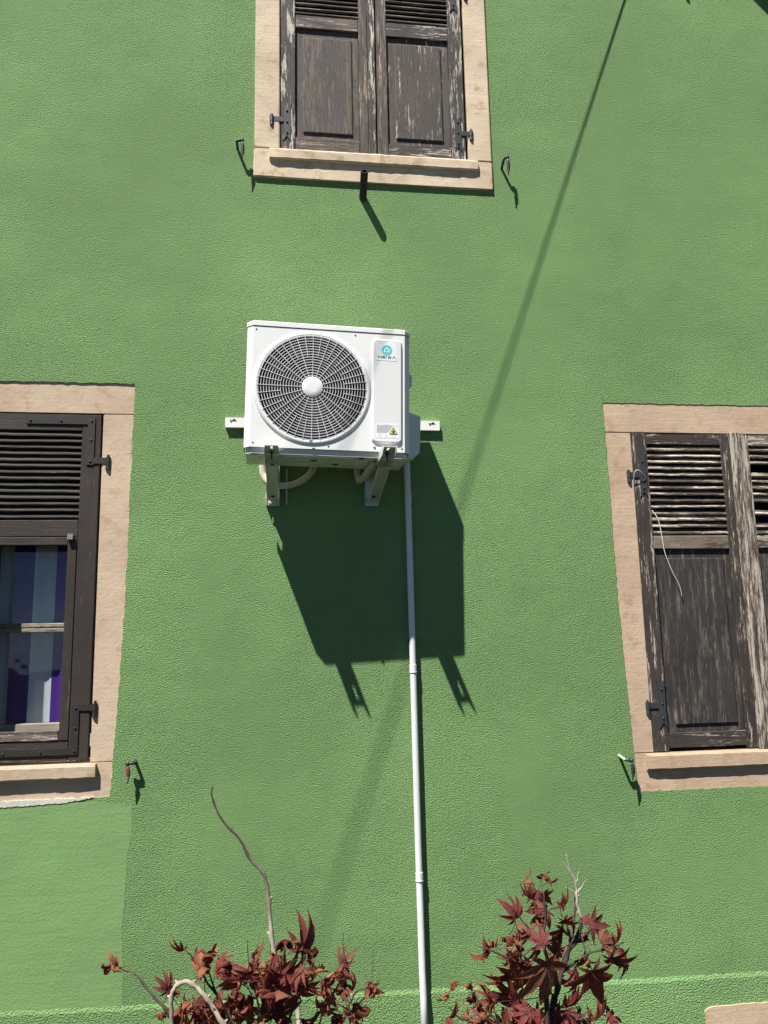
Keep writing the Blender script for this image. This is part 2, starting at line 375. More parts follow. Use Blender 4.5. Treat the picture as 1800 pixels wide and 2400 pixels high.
# smooth repair plaster under the window
P = [(-2.05, 1.236), (-1.28, 1.237), (-.86, 1.228), (-.697, 1.205), (-.695, 1.08), (-.712, .985), (-.716, .85), (-.722, .74), (-.727, .66), (-.716, .52), (-.713, .350), (-.95, .355), (-1.3, .365), (-2.05, .385)]
bm = B(); prism(bm, ragged(P, .012, .0016), -.0008, .004); hobj('plaster_patch', bm, M_PATCH)
P = [(-.3, 0.338), (-.55, .336), (-.56, .30), (-.60, .26), (-.55, .1), (-.1, .1), (-.12, .26), (-.2, .325)]
bm = B(); prism(bm, ragged(P, .012, .005), -.0100, -.007); hobj('plaster_patch', bm, M_PATCH)
P = [(-1.6, 1.25), (-.87, 1.25), (-.93, 1.240), (-1.0, 1.230), (-1.1, 1.226), (-1.3, 1.222), (-1.6, 1.22)]
bm = B(); prism(bm, ragged(P, .010, .003), -.0034, .02); hobj('mortar_strip', bm, M_MORTAR)
# cellar window stone low on the wall
P = [(2.035, .05), (2.033, .128), (2.05, .141), (2.075, .147), (2.36, .146), (3.0, .140), (3.0, .0), (2.033, .0)]
bm = B(); prism(bm, ragged(P, .03, .003), -.016, .02); hobj('cellar_lintel', bm, M_STONE_R)

# ---- stone window surrounds
def chip(bm, amp):
    bmesh.ops.subdivide_edges(bm, edges=[e for e in bm.edges if e.calc_length() > .07], cuts=4, use_grid_fill=True)
    for v in bm.verts:
        v.co += Vector((random.uniform(-1, 1), random.uniform(-.35, .35), random.uniform(-1, 1)))*amp
def block(name, pts, y0, y1, mat, parent, bev=.004, amp=.0012):
    bm = B(); prism(bm, pts, y0, y1)
    bmesh.ops.bevel(bm, geom=list(bm.edges), offset=bev, segments=2, affect='EDGES')
    bmesh.ops.recalc_face_normals(bm, faces=bm.faces)
    for v in bm.verts: v.co += Vector((random.uniform(-1, 1), 0, random.uniform(-1, 1)))*amp
    return hobj(name, bm, mat, parent)
def sill_bar(name, x0, x1, z0, z1, y0, y1, mat, parent, wob=.0016, n=34):
    bm = B(); rings = []
    for i in range(n+1):
        x = x0 + (x1-x0)*i/n; e = .012 if i in (0, n) else 0
        j = [random.uniform(-wob, wob) for _ in range(5)]
        pr = [(y1, z1+.001), (y0+.006, z1+j[0]*.6), (y0+j[1]*.4+e*.3, z1-.010+j[1]), (y0+j[2]*.4+e*.3, z0+.008+j[2]), (y0+.008, z0+j[3]), (y1, z0+j[4]*.5)]
        rings.append([bm.verts.new((x + (random.uniform(-.002, .002) if 0 < i < n else 0), y, z)) for y, z in pr])
    for a, b in zip(rings, rings[1:]):
        for k in range(5): bm.faces.new((a[k], a[k+1], b[k+1], b[k]))
        bm.faces.new((a[5], a[0], b[0], b[5]))
    bm.faces.new(rings[0]); bm.faces.new(rings[-1][::-1])
    return hobj(name, bm, mat, parent)
# upper window
sT = hpart('window_surround', (.5, 0, 4.43)); tag(sT, 'pale sandstone surround of the upper window')
g = .0012
block('jamb', [(-.163, 4.597+g), (-.026, 4.598+g), (-.026, 6.42), (-.160, 6.42)], -.014, .2, M_STONE_T, sT)
block('jamb', [(1.032, 4.597+g), (1.163, 4.595+g), (1.165, 6.42), (1.032, 6.42)], -.014, .2, M_STONE_T, sT)
block('sill_stone', [(-.169, 4.425), (.3, 4.427), (.8, 4.425), (1.165, 4.422), (1.163, 4.594-g), (-.163, 4.597-g)], -.016, .2, M_STONE_T, sT, .006, .002)
block('lintel', [(-.16, 6.42+g), (1.165, 6.42+g), (1.165, 6.6), (-.16, 6.6)], -.014, .2, M_STONE_T, sT)
sill_bar('sill_moulding', -.081, 1.078, 4.524, 4.588, -.036, .03, M_STONE_T, sT, .0022)
# left window
sL = hpart('window_surround', (-1.45, 0, 1.24)); tag(sL, 'pinkish sandstone surround of the lower left window')
block('lintel', [(-2.2, 3.088+g), (-.70, 3.088+g), (-.70, 3.29), (-2.2, 3.29)], .006, .2, M_STONE_L, sL, .002)
block('jamb', [(-.897, 1.405), (-.75, 1.405), (-.70, 3.088-g), (-.897, 3.088-g)], .0065, .2, M_STONE_L, sL, .003, .002)
block('jamb', [(-2.2, 1.405), (-2.003, 1.405), (-2.003, 3.088-g), (-2.2, 3.088-g)], .0065, .2, M_STONE_L, sL, .003)
block('sill_stone', [(-2.2, 1.20), (-.76, 1.20), (-.75, 1.4035), (-2.2, 1.4035)], .0055, .2, M_STONE_L, sL, .003)
sill_bar('sill_moulding', -2.03, -.866, 1.336, 1.400, -.024, .06, M_STONE_L, sL)
# right window
sR = hpart('window_surround', (2.48, 0, 1.15)); tag(sR, 'tan sandstone surround of the lower right window')
block('lintel', [(1.70, 3.032+g), (3.28, 3.032+g), (3.28, 3.24), (1.70, 3.24)], .003, .2, M_STONE_R, sR, .002)
block('jamb', [(1.70, 1.345+g), (1.876, 1.345+g), (1.876, 3.032-g), (1.70, 3.032-g)], .0035, .2, M_STONE_R, sR, .002, .0015)
block('jamb', [(3.085, 1.345+g), (3.28, 1.345+g), (3.28, 3.032-g), (3.085, 3.032-g)], .0035, .2, M_STONE_R, sR, .002)
block('sill_stone', [(1.72, 1.11), (3.28, 1.11), (3.28, 1.345-g), (1.72, 1.345-g)], .0025, .2, M_STONE_R, sR, .002)
sill_bar('sill_moulding', 1.830, 3.12, 1.262, 1.340, -.022, .06, M_STONE_R, sR, .0012)

# ---- shutters
def board(name, x0, x1, z0, z1, y, d, mat, parent, bev=.003, jit=.0015):
    bm = B(); v = box(bm, x0, x1, y, y+d, z0, z1)
    for q in v: q.co += Vector((random.uniform(-jit, jit), random.uniform(-jit, jit)*.5, random.uniform(-jit, jit)))
    return hobj(name, bm, mat, parent, bev=bev)
SLATS = {}
def slat(x0, x1, zc, y, depth, thick, mat, parent):
    key = (round(x1-x0, 3), depth, thick, mat.name)
    if key not in SLATS:
        L = x1-x0; n = 10; bm = B(); rings = []
        for i in range(n+1):
            x = -L/2 + L*i/n; w = .0004*math.sin(i*1.7) + random.uniform(-.0005, .0005)
            ca, sa = .72, .69          # slopes down and outwards
            pr = [(0, -thick*.5), (-.004, -thick*.2), (-.004, thick*.25), (0, thick*.5), (depth, thick*.45), (depth, -thick*.45)]
            rings.append([bm.verts.new((x, (a*ca - b*sa), (a*sa + b*ca) + w)) for a, b in pr])
        for a, b in zip(rings, rings[1:]):
            for k in range(6): bm.faces.new((a[k], a[(k+1) % 6], b[(k+1) % 6], b[k]))
        bm.faces.new(rings[0]); bm.faces.new(rings[-1][::-1]); bmesh.ops.recalc_face_normals(bm, faces=bm.faces)
        me = bpy.data.meshes.new('slat'); bm.to_mesh(me); bm.free(); me.materials.append(mat); SLATS[key] = me
    o = bpy.data.objects.new('slat', SLATS[key]); COL.objects.link(o)
    o.location = ((x0+x1)/2, y + random.uniform(-.0015, .0015), zc + random.uniform(-.0012, .0012)); o.rotation_euler = (random.uniform(-.10, .10), random.uniform(-.006, .006), 0)
    return under(o, parent)
def raised_panel(name, x0, x1, z0, z1, fx0, fx1, fz0, fz1, y, mat, parent):
    """flat board with a raised, bevelled centre field standing 8 mm proud"""
    bm = B(); box(bm, x0, x1, y, y+.018, z0, z1); hobj(name, bm, mat, parent, bev=.001)
    bm = B(); a = [(fx0, fz0), (fx1, fz0), (fx1, fz1), (fx0, fz1)]; b = [(fx0+.006, fz0+.006), (fx1-.006, fz0+.006), (fx1-.006, fz1-.006), (fx0+.006, fz1-.006)]
    va = [bm.verts.new((x, y+.002, z)) for x, z in a]; vm = [bm.verts.new((x, y-.006, z)) for x, z in a]; vb = [bm.verts.new((x, y-.009, z)) for x, z in b]
    bm.faces.new(vb)
    for p_, q_ in ((va, vm), (vm, vb)):
        for i in range(4): bm.faces.new((p_[i], p_[(i+1) % 4], q_[(i+1) % 4], q_[i]))
    hobj('panel_field', bm, mat, parent)
def rivets(bm, pts, y, r=.006):
    for x, z in pts: lathe(bm, [(r, y), (r, y-.002), (r*.7, y-.005), (.0005, y-.006)], 10, (x, 0, z))
def fishtail_strap(cx, cz, half, w, arm, y, parent, px, mat=None):
    """vertical strap with swallow-tail ends, an arm out to the pintle at x = px"""
    mat = mat or M_IRON; h = half; bm = B()
    prism(bm, [(cx-w*1.2, cz-h), (cx, cz-h+.03), (cx+w*1.2, cz-h), (cx+w, cz-h+.035), (cx+w, cz+h-.035), (cx+w*1.2, cz+h), (cx, cz+h-.03), (cx-w*1.2, cz+h), (cx-w, cz+h-.035), (cx-w, cz-h+.035)], y-.005, y+.001)
    rivets(bm, [(cx, cz-h*.58), (cx, cz), (cx, cz+h*.58)], y-.005)
    s = 1 if px > cx else -1
    x0, x1 = (cx+w, px) if s > 0 else (px, cx-w)
    az = cz + arm
    box(bm, x0-.001, x1+.001, y-.006, y-.0005, az-.013, az+.015)
    tube(bm, [(px, y-.004, az+.020), (px, y-.004, az-.014)], .0115, 12)
    strap = hobj('hinge_strap', bm, mat, parent)
    bm = B(); tube(bm, [(px, y-.004, az-.016), (px, y-.004, az-.040)], .0105, 12); tube(bm, [(px, y-.004, az-.03), (px, .06, az-.032)], .008, 8)
    tube(bm, [(px, y-.004, az-.02), (px, y-.004, az+.030)], .006, 8)
    hobj('hinge_pintle', bm, mat, parent)
def shutter(label, x0, x1, z0, z1, y, sl, sr, bot, mid, top, pitch, wood_, panel_w, slat_w, field, n_skip=(), bot_gap=0):
    """louvres above, raised panel below. sl/sr stile widths, bot/mid/top = (z0, z1) of the rails"""
    s = hpart('shutter', ((x0+x1)/2, y, z0)); tag(s, label)
    D = .034
    board('stile', x0, x0+sl, z0, z1, y, D, wood_[0]['z'], s); board('stile', x1-sr, x1, z0, z1, y, D, wood_[1]['z'], s)
    a, b = x0+sl+.001, x1-sr-.001
    board('rail', a, b, bot[0]+bot_gap, bot[1], y+.002, D-.004, wood_[2]['x'], s); board('rail', a, b, mid[0], mid[1], y+.002, D-.004, wood_[3]['x'], s)
    board('rail', a, b, top[0], top[1], y+.002, D-.004, wood_[4]['x'], s)
    raised_panel('panel', a, b, bot[1]+.001, mid[0]-.001, *field, y+.016, panel_w['z'], s)
    n = int((top[0]-mid[1]-.008)/pitch)
    for i in range(n):
        if i in n_skip: continue
        slat(a-.004, b+.004, mid[1] + .012 + pitch*i, y+.006, .034, .0145, slat_w['x'], s)
    return s
YT = .022
s1 = shutter('left shutter of the upper window, brown wood worn bare', -.019, .470, 4.612, 6.39, YT, .080, .050, (4.62, 4.702), (5.388, 5.468), (6.30, 6.39), .0305, [WD_TR, WD_TL, WD_TL, WD_TL, WD_TL], WD_TP, WD_TL, (.104, .380, 4.735, 5.336))
board('cover_strip', .470, .512, 4.612, 6.39, YT-.012, .040, WD_TR['z'], s1)
s2 = shutter('right shutter of the upper window, brown paint flaking to white', .519, 1.024, 4.612, 6.39, YT, .062, .080, (4.62, 4.695), (5.378, 5.468), (6.30, 6.39), .0315, [WD_TL, WD_TR, WD_TR, WD_TR, WD_TR], WD_TQ, WD_TL, (.628, .898, 4.732, 5.338))
fishtail_strap(.014, 4.785, .115, .018, .012, YT, s1, -.070); fishtail_strap(.982, 4.785, .115, .018, -.002, YT, s2, 1.058)
fishtail_strap(.014, 5.68, .115, .018, .012, YT, s1, -.070); fishtail_strap(.982, 5.68, .115, .018, .012, YT, s2, 1.058)
# right window
YR = .018
s3 = shutter('left shutter of the lower right window, dark paint peeling to pale wood', 1.884, 2.462, 1.345, 3.050, YR, .090, .056, (1.362, 1.436), (2.394, 2.466), (2.972, 3.050), .0355, [WD_RD, WD_RD, WD_RD, WD_RM, WD_RD], WD_RP, WD_RS, (2.022, 2.368, 1.474, 2.345))
board('cover_strip', 2.462, 2.512, 1.338, 3.045, YR-.010, .040, WD_RW['z'], s3)
s4 = shutter('right shutter of the lower right window, some slats missing', 2.514, 3.078, 1.345, 3.050, YR, .062, .088, (1.362, 1.436), (2.394, 2.466), (2.972, 3.050), .0355, [WD_RW, WD_RD, WD_RD, WD_RW, WD_RW], WD_RP, WD_RS, (2.62, 2.95, 1.474, 2.30), (2, 4, 10))
fishtail_strap(1.938, 2.800, .126, .019, -.002, YR, s3, 1.856); fishtail_strap(1.948, 1.586, .126, .019, -.010, YR, s3, 1.868)
fishtail_strap(3.024, 2.800, .126, .019, -.002, YR, s4, 3.10); fishtail_strap(3.024, 1.586, .126, .019, -.002, YR, s4, 3.10)

# left window: louvres above, open flap frame below
YL = .030
def l_strap(parent, pts, y, rv, px, az, up):
    bm = B()
    for (x0, x1, z0, z1) in pts: box(bm, x0, x1, y-.006, y+.001, z0, z1)
    rivets(bm, rv, y-.005, .006)
    x1 = px; box(bm, pts[-1][1]-.001, x1, y-.0055, y+.0005, az-.015, az+.015); tube(bm, [(px, y-.004, az-.017), (px, y-.004, az+.017)], .012, 12)
    hobj('hinge_strap', bm, M_IRON_D, parent)
    bm = B(); tube(bm, [(px, y-.004, az-.018), (px, y-.004, az-.046)], .0115, 12); tube(bm, [(px, y-.004, az-.034), (px, .06, az-.034)], .009, 8); tube(bm, [(px, y-.004, az-.02), (px, y-.004, az+.03)], .006, 8)
    hobj('hinge_pintle', bm, M_IRON_D, parent)
def left_leaf(x0, x1, mirror, label):
    s = hpart('shutter', ((x0+x1)/2, YL, 1.41)); tag(s, label); W_ = WD_L
    board('stile', x1-.090, x1, 1.412, 3.090, YL, .036, W_['z'], s); board('stile', x0, x0+.085, 1.412, 3.090, YL, .036, W_['z'], s)
    a, b = x0+.086, x1-.091
    board('rail', a, b, 3.006, 3.092, YL+.001, .034, W_['x'], s); board('rail', a, b, 2.472, 2.553, YL+.001, .034, W_['x'], s); board('rail', a, b, 1.412, 1.503, YL+.001, .034, W_['x'], s)
    for i in range(14): slat(a-.004, b+.004, 2.566 + .0318*i, YL+.006, .032, .014, W_['x'], s)
    # flap frame inside the lower opening
    board('flap_stile', b-.044, b-.001, 1.507, 2.468, YL-.003, .03, W_['z'], s); board('flap_stile', a+.001, a+.03, 1.512, 2.468, YL-.003, .03, W_['z'], s)
    board('flap_rail', a+.031, b-.045, 2.428, 2.468, YL-.002, .028, W_['x'], s); board('flap_rail', a+.031, b-.045, 1.508, 1.552, YL-.004, .03, WD_TL['x'], s)
    return s
s5 = left_leaf(-1.500, -.912, False, 'dark shutter of the lower left window with louvres over an open flap')
l_strap(s5, [(-1.270, -.941, 3.038, 3.072), (-.976, -.941, 2.862, 3.0375), (-.976, -.941, 2.830, 2.8615)], YL, [(-1.25, 3.055), (-1.105, 3.055), (-.957, 3.055), (-.957, 2.957), (-.958, 2.848)], -.872, 2.852, 1)
l_strap(s5, [(-1.36, -.959, 1.440, 1.470), (-.993, -.959, 1.4705, 1.640), (-.993, -.945, 1.6405, 1.668)], YL, [(-1.29, 1.453), (-1.125, 1.455), (-.972, 1.456), (-.973, 1.56), (-.974, 1.652)], -.888, 1.654, 1)
bm = B(); box(bm, -1.046, -1.020, .006, .026, 2.454, 2.468); box(bm, -1.046, -1.020, .012, .0265, 2.4685, 2.482); hobj('flap_latch', bm, M_GREYGRIP, s5)
s6 = left_leaf(-2.000, -1.504, True, 'second dark shutter of the lower left window, next to its neighbour')

# the leaves hang almost flush with the stone: move each to its true plane, seen from the street at the same place
def reseat(s, y_old, y_new):
    k = (3.87+y_new)/(3.87+y_old); L = s.location
    s.location = ((L.x+HX)*k - HX, L.y + (y_new-y_old), 1.95 + (L.z-1.95)*k); s.scale = (k, 1, k)
for s, a_, b_ in ((s1, YT, -.010), (s2, YT, -.011), (s3, YR, .004), (s4, YR, .005), (s5, YL, .008), (s6, YL, .008)): reseat(s, a_, b_)

# ---- windows behind the shutters
def sash(x0, x1, z0, z1, y, bars, label):
    s = hpart('window', ((x0+x1)/2, y, z0)); tag(s, label)
    xm = (x0+x1)/2
    board('frame', x0, x0+.06, z0, z1, y, .05, WD_SASH['z'], s); board('frame', x1-.06, x1, z0, z1, y, .05, WD_SASH['z'], s); board('frame', xm-.05, xm+.05, z0, z1, y, .05, WD_SASH['z'], s)
    zs = [z0] + bars + [z1]
    for a, b in ((x0+.061, xm-.051), (xm+.051, x1-.061)):
        board('rail', a, b, z0, z0+.055, y, .05, WD_SASH['x'], s); board('rail', a, b, z1-.06, z1, y, .05, WD_SASH['x'], s)
        for q in bars: board('glazing_bar', a, b, q-.021, q+.0005, y+.004, .04, WD_SASH['x'], s); board('glazing_bar', a, b, q+.0025, q+.024, y+.002, .04, WD_SASH['x'], s)
        lo = z0+.055
        for q in bars + [None]:
            hi = (q-.021) if q else z1-.06
            bm = B(); box(bm, a-.003, b+.003, y+.022, y+.026, lo-.003, hi+.003); hobj('pane', bm, M_GLASS, s); lo = (q+.024) if q else 0
    return s
sash(-2.0, -.90, 1.522, 3.08, .125, [2.031, 2.56], 'sash window with grey glazing bars behind the open flap')
sash(1.87, 3.09, 1.36, 3.03, .125, [1.9, 2.45], 'sash window behind the closed lower right shutters')
sash(-.02, 1.03, 4.61, 6.4, .125, [5.2, 5.8], 'sash window behind the closed upper shutters')
for x0, x1, z0, z1 in ((-2.02, -.885, 1.38, 3.11), (1.86, 3.10, 1.32, 3.05), (-.035, 1.045, 4.58, 6.44)):
    bm = B()
    v = [bm.verts.new(p) for p in ((x0,.2,z0),(x1,.2,z0),(x1,.2,z1),(x0,.2,z1),(x0,1.4,z0),(x1,1.4,z0),(x1,1.4,z1),(x0,1.4,z1))]
    for f in ((0,1,5,4),(1,2,6,5),(2,3,7,6),(3,0,4,7),(4,5,6,7)): bm.faces.new([v[i] for i in f])
    hobj('window_recess', bm, M_INT, house, recalc=False)
def curtain(x0, x1, z0, z1, y, label):
    bm = B(); n = 90; A = []; Bv = []
    for i in range(n+1):
        x = x0 + (x1-x0)*i/n; w = .020*math.sin(x*31) + .008*math.sin(x*73+1)
        A.append(bm.verts.new((x, y+w*.6, z1))); Bv.append(bm.verts.new((x + .012*math.sin(x*20), y+w, z0)))
    for i in range(n): bm.faces.new((A[i], A[i+1], Bv[i+1], Bv[i]))
    o = obj('curtain', bm, M_CURT, smooth=True); return tag(o, label, 'curtain')
curtain(-1.98, -.91, 1.45, 3.0, .212, 'purple and white striped curtain behind the lower left window')

# ================================================================ air conditioner
AC_W, AC_H, AC_D = .772, .606, .212
ac = empty('air_conditioner', (.200, -.4075 + AC_D/2, 2.815), rot=(0, math.radians(1.35), math.radians(1.5)))
tag(ac, 'white outdoor air conditioning unit with round fan grille on the green wall', 'air conditioner')
w2, d2, c = AC_W/2, AC_D/2, .027
FC, FR = (-.079, .293), .252        # fan centre (x, z) and grille radius
PROF = [(-w2, d2), (-w2, -d2+c), (-w2+c, -d2), (w2-c, -d2), (w2, -d2+c), (w2, d2)]
def shell(bm, prof, z0, z1, skip=()):
    a = [bm.verts.new((x, y, z0)) for x, y in prof]; b = [bm.verts.new((x, y, z1)) for x, y in prof]
    for i in range(len(prof)-1):
        if i not in skip: bm.faces.new((a[i], a[i+1], b[i+1], b[i]))
bm = B(); zb, ztop = -.001, AC_H-.027
shell(bm, PROF, zb, ztop, (2,))
fr = [bm.verts.new(p) for p in ((-w2+c, -d2, zb), (w2-c, -d2, zb), (w2-c, -d2, ztop), (-w2+c, -d2, ztop))]
ci = [bm.verts.new((FC[0] + .262*math.cos(2*math.pi*k/72), -d2, FC[1] + .262*math.sin(2*math.pi*k/72))) for k in range(72)]
es = [bm.edges.new((fr[i], fr[(i+1) % 4])) for i in range(4)] + [bm.edges.new((ci[i], ci[(i+1) % 72])) for i in range(72)]
bmesh.ops.triangle_fill(bm, use_beauty=True, use_dissolve=False, edges=es, normal=(0, -1, 0))
bmesh.ops.remove_doubles(bm, verts=bm.verts, dist=1e-5)
obj('casing', bm, M_WHITE, ac)
bm = B(); o_ = .003
lp = [(-w2-o_, d2), (-w2-o_, -d2+c-.001), (-w2+c-.001, -d2-o_), (w2-c+.001, -d2-o_), (w2+o_, -d2+c-.001), (w2+o_, d2)]
a = [bm.verts.new((x, y, ztop+.0035)) for x, y in lp]; b = [bm.verts.new((x, y, AC_H-.004)) for x, y in lp]; t = [bm.verts.new((x*.99, y*.985, AC_H)) for x, y in lp]
for q, r in ((a, b), (b, t)):
    for i in range(6): bm.faces.new((q[i], q[(i+1) % 6], r[(i+1) % 6], r[i]))
bm.faces.new(t); bm.faces.new(a[::-1]); obj('top_lid', bm, M_WHITE, ac)
bm = B(); box(bm, -w2+.01, w2-.01, d2-.025, d2-.002, .02, ztop-.01); obj('rear_coil', bm, M_FIN, ac)
# base pan with pressed ribs and feet
bm = B(); shell(bm, [(x*.972, y*.90 + (.05 if y > 0 else 0)) for x, y in PROF], -.028, .02)
pts = [bm.verts.new((x*.972, y*.90 + (.05 if y > 0 else 0), -.028)) for x, y in PROF]; bm.faces.new(pts[::-1])
pan = obj('base_pan', bm, M_PAN, ac)
for x0, x1, y0, y1, h in ((-.20, .12, -.085, -.055, .005), (-.17, .03, -.04, .005, .006), (.06, .20, -.04, .05, .005), (-.35, -.31, -.07, .06, .008), (.31, .35, -.06, .05, .006), (-.15, .02, .02, .07, .006)):
    bm = B(); box(bm, x0, x1, y0, y1, -.028-h, -.0285); obj('pressed_rib', bm, M_PAN, pan, bev=.006, seg=2)
for x, y in ((.05, .075), (.16, -.07), (-.06, -.015)):
    bm = B(); lathe(bm, [(.017, 0), (.017, .001)], 20); disc(bm, .017, 0, 20); o = obj('drain_hole', bm, M_BOLT, pan); o.location = (x, y, -.0345 if y == -.015 else -.0288); o.rotation_euler = (math.radians(90), 0, 0)
# fan, shroud and grille
yf = -d2
bm = B(); lathe(bm, [(.262, yf), (.256, yf+.03), (.250, yf+.14)], 64, (FC[0], 0, FC[1])); disc(bm, .26, yf+.142, 64, (FC[0], 0, FC[1])); obj('fan_shroud', bm, M_DARK, ac, smooth=True)
bm = B(); lathe(bm, [(.276, yf+.001), (.2745, yf-.004), (.266, yf-.007), (.258, yf-.008), (.2535, yf-.006), (.253, yf+.010)], 96, (FC[0], 0, FC[1])); rim = obj('grille_rim', bm, M_WHITE, ac, smooth=True)
for q in range(3):
    bm = B(); A = []
    for i in range(9):
        th = q*2*math.pi/3 + i/8*1.75; row = []
        for j in range(5):
            r = .05 + (.235-.05)*j/4; tt = th + .35*(j/4)**1.5; row.append(bm.verts.new((FC[0] + r*math.cos(tt), yf + .05 + .055*i/8 + .008*j/4, FC[1] + r*math.sin(tt))))
        A.append(row)
    for i in range(8):
        for j in range(4): bm.faces.new((A[i][j], A[i+1][j], A[i+1][j+1], A[i][j+1]))
    obj('fan_blade', bm, M_BLADE, ac, smooth=True)
bm = B(); NR = 16
for i in range(NR):
    r = .058 + (.2515-.058)*i/(NR-1); t = .0012
    lathe(bm, [(r-t, yf-.008), (r+t, yf-.008), (r+t, yf-.001), (r-t, yf-.001)], 80, (FC[0], 0, FC[1]), True)
rings_ = obj('grille_rings', bm, M_RING, ac); bm = B()
def spoke(r0, r1, th, hw=.00095):
    u = Vector((math.cos(th), 0, math.sin(th))); v = Vector((-math.sin(th), 0, math.cos(th)))
    q = [bm.verts.new(Vector((FC[0], 0, FC[1])) + u*r + v*s*hw + Vector((0, y, 0))) for y in (yf-.0105, yf-.004) for r, s in ((r0, -1), (r0, 1), (r1, 1), (r1, -1))]
    for f in ((0,1,2,3),(7,6,5,4),(0,4,5,1),(1,5,6,2),(2,6,7,3),(3,7,4,0)): bm.faces.new([q[k] for k in f])
for k in range(20):
    th = math.pi/2 + 2*math.pi*k/20; spoke(.047, .254, th)
    if k % 1 == 0: spoke(.150, .254, th + math.pi/20)
obj('fan_grille', bm, M_GRILLE, ac)
bm = B(); r_ = lathe(bm, [(.0495, yf-.004), (.0495, yf-.0105), (.047, yf-.0125), (.02, yf-.0128)], 40, (FC[0], 0, FC[1])); disc(bm, .02, yf-.0128, 40, (FC[0], 0, FC[1])); obj('grille_hub', bm, M_WHITE, ac, smooth=True)
bm = B(); lathe(bm, [(.008, yf-.0135), (.008, yf-.016), (.003, yf-.0165)], 14, (FC[0]-.002, 0, FC[1]-.262)); disc(bm, .003, yf-.0165, 14, (FC[0]-.002, 0, FC[1]-.262)); obj('rim_screw', bm, M_FIN, ac)
# raised service panel
def rrect(x0, x1, z0, z1, r, n=6):
    out = []
    for cx, cz, a0 in ((x1-r, z1-r, 0), (x0+r, z1-r, 90), (x0+r, z0+r, 180), (x1-r, z0+r, 270)):
        for k in range(n+1): th = math.radians(a0 + 90*k/n); out.append((cx + r*math.cos(th), cz + r*math.sin(th)))
    return out
bm = B(); PX0, PX1, PZ0, PZ1 = .198, .347, .036, .552
L0 = rrect(PX0, PX1, PZ0, PZ1, .020); L1 = rrect(PX0+.009, PX1-.007, PZ0+.010, PZ1-.008, .016); L2 = rrect(PX0+.011, PX1-.009, PZ0+.012, PZ1-.010, .015)
R0 = [bm.verts.new((x, yf+.001, z)) for x, z in L0]; R1 = [bm.verts.new((x, yf-.010, z)) for x, z in L1]; R2 = [bm.verts.new((x, yf-.011, z)) for x, z in L2]
for p_, q_ in ((R0, R1), (R1, R2)):
    for i in range(len(p_)): bm.faces.new((p_[i], p_[(i+1) % len(p_)], q_[(i+1) % len(p_)], q_[i]))
bm.faces.new(R2); panel = obj('service_panel', bm, M_PANEL, ac)
yp = yf-.011
def flat(bm, pts, y): bm.faces.new([bm.verts.new((x, y, z)) for x, z in pts])
# maker's badge: disc with a little house, name under it
LX, LZ = .2705, .494
bm = B(); prism(bm, rrect(LX-.050, LX+.050, .442, .531, .003, 2), yp-.0008, yp); badge = obj('badge_sticker', bm, M_STICK, panel)
bm = B(); prism(bm, [(LX + .0255*math.cos(2*math.pi*k/40), LZ + .0255*math.sin(2*math.pi*k/40)) for k in range(40)], yp-.0014, yp-.0009); obj('badge_disc', bm, M_CYAN, panel)
bm = B()
HO = [(-.0135, -.011), (.0135, -.011), (.0135, .0035), (0, .0145), (-.0135, .0035)]; HI = [(-.0088, -.0068), (.0088, -.0068), (.0088, .0012), (0, .0085), (-.0088, .0012)]
vo = [bm.verts.new((LX+x, yp-.0020, LZ+z)) for x, z in HO]; vi = [bm.verts.new((LX+x, yp-.0020, LZ+z)) for x, z in HI]
for i in range(5): bm.faces.new((vo[i], vo[(i+1) % 5], vi[(i+1) % 5], vi[i]))
obj('badge_house', bm, M_STICK, panel)
def strokes(x, segs, sx=.0135, sz=.0125, hw=.0014):
    for (a, b), (c_, d) in segs:
        p0 = Vector((x + a*sx, .459 - sz/2 + b*sz)); p1 = Vector((x + c_*sx, .459 - sz/2 + d*sz)); dd = (p1-p0).normalized(); nn = Vector((-dd.y, dd.x))*hw
        p0 -= dd*hw*.0; yield [tuple(p0+nn), tuple(p0-nn), tuple(p1-nn), tuple(p1+nn)]
LET = [('H', [((0,0),(0,1)), ((1,0),(1,1)), ((.1,.5),(.9,.5))], 1.0), ('E', [((0,0),(0,1)), ((.1,.93),(1,.93)), ((.1,.5),(.9,.5)), ((.1,.07),(1,.07))], .85), ('I', [((0,0),(0,1))], .1), ('W', [((0,1),(.3,0)), ((.3,0),(.62,1)), ((.62,1),(.95,0)), ((.95,0),(1.25,1))], 1.25), ('A', [((0,0),(.55,1)), ((.55,1),(1.1,0))], 1.1)]
xx = LX - .0405
for nm, segs, wd in LET:
    bm = B()
    for i, q in enumerate(strokes(xx, segs)): flat(bm, q, yp-.0011-.0003*(i % 2))
    obj('badge_letter', bm, M_BLACK, panel, recalc=False); xx += wd*.0135 + .0062
# warning label
bm = B(); prism(bm, [(.221, .063), (.329, .063), (.329, .134), (.221, .134)], yp-.0006, yp); obj('warning_label', bm, M_STICK, panel)
bm = B(); random.seed(3)
for i in range(14):
    z = .127 - i*.0030; x = .225; end = .325 if i < 2 else .306 - .0022*i
    if i == 0: x, end = .259, .287
    while x < end - .004:
        L = random.uniform(.004, .012); flat(bm, [(x, z-.0007), (min(x+L, end), z-.0007), (min(x+L, end), z+.0007), (x, z+.0007)], yp-.0010); x += L + .0016
for x0, x1 in ((.233, .249), (.263, .277), (.292, .313)):
    for q in ((x0, x1, .0665, .0675), (x0, x1, .0765, .0775), (x0, x0+.001, .0676, .0764), (x1-.001, x1, .0676, .0764)): flat(bm, [(q[0], q[2]), (q[1], q[2]), (q[1], q[3]), (q[0], q[3])], yp-.0010)
tag(obj('label_print', bm, M_GREYP, panel, recalc=False), kind='stuff')
TX, TZ = .3035, .097
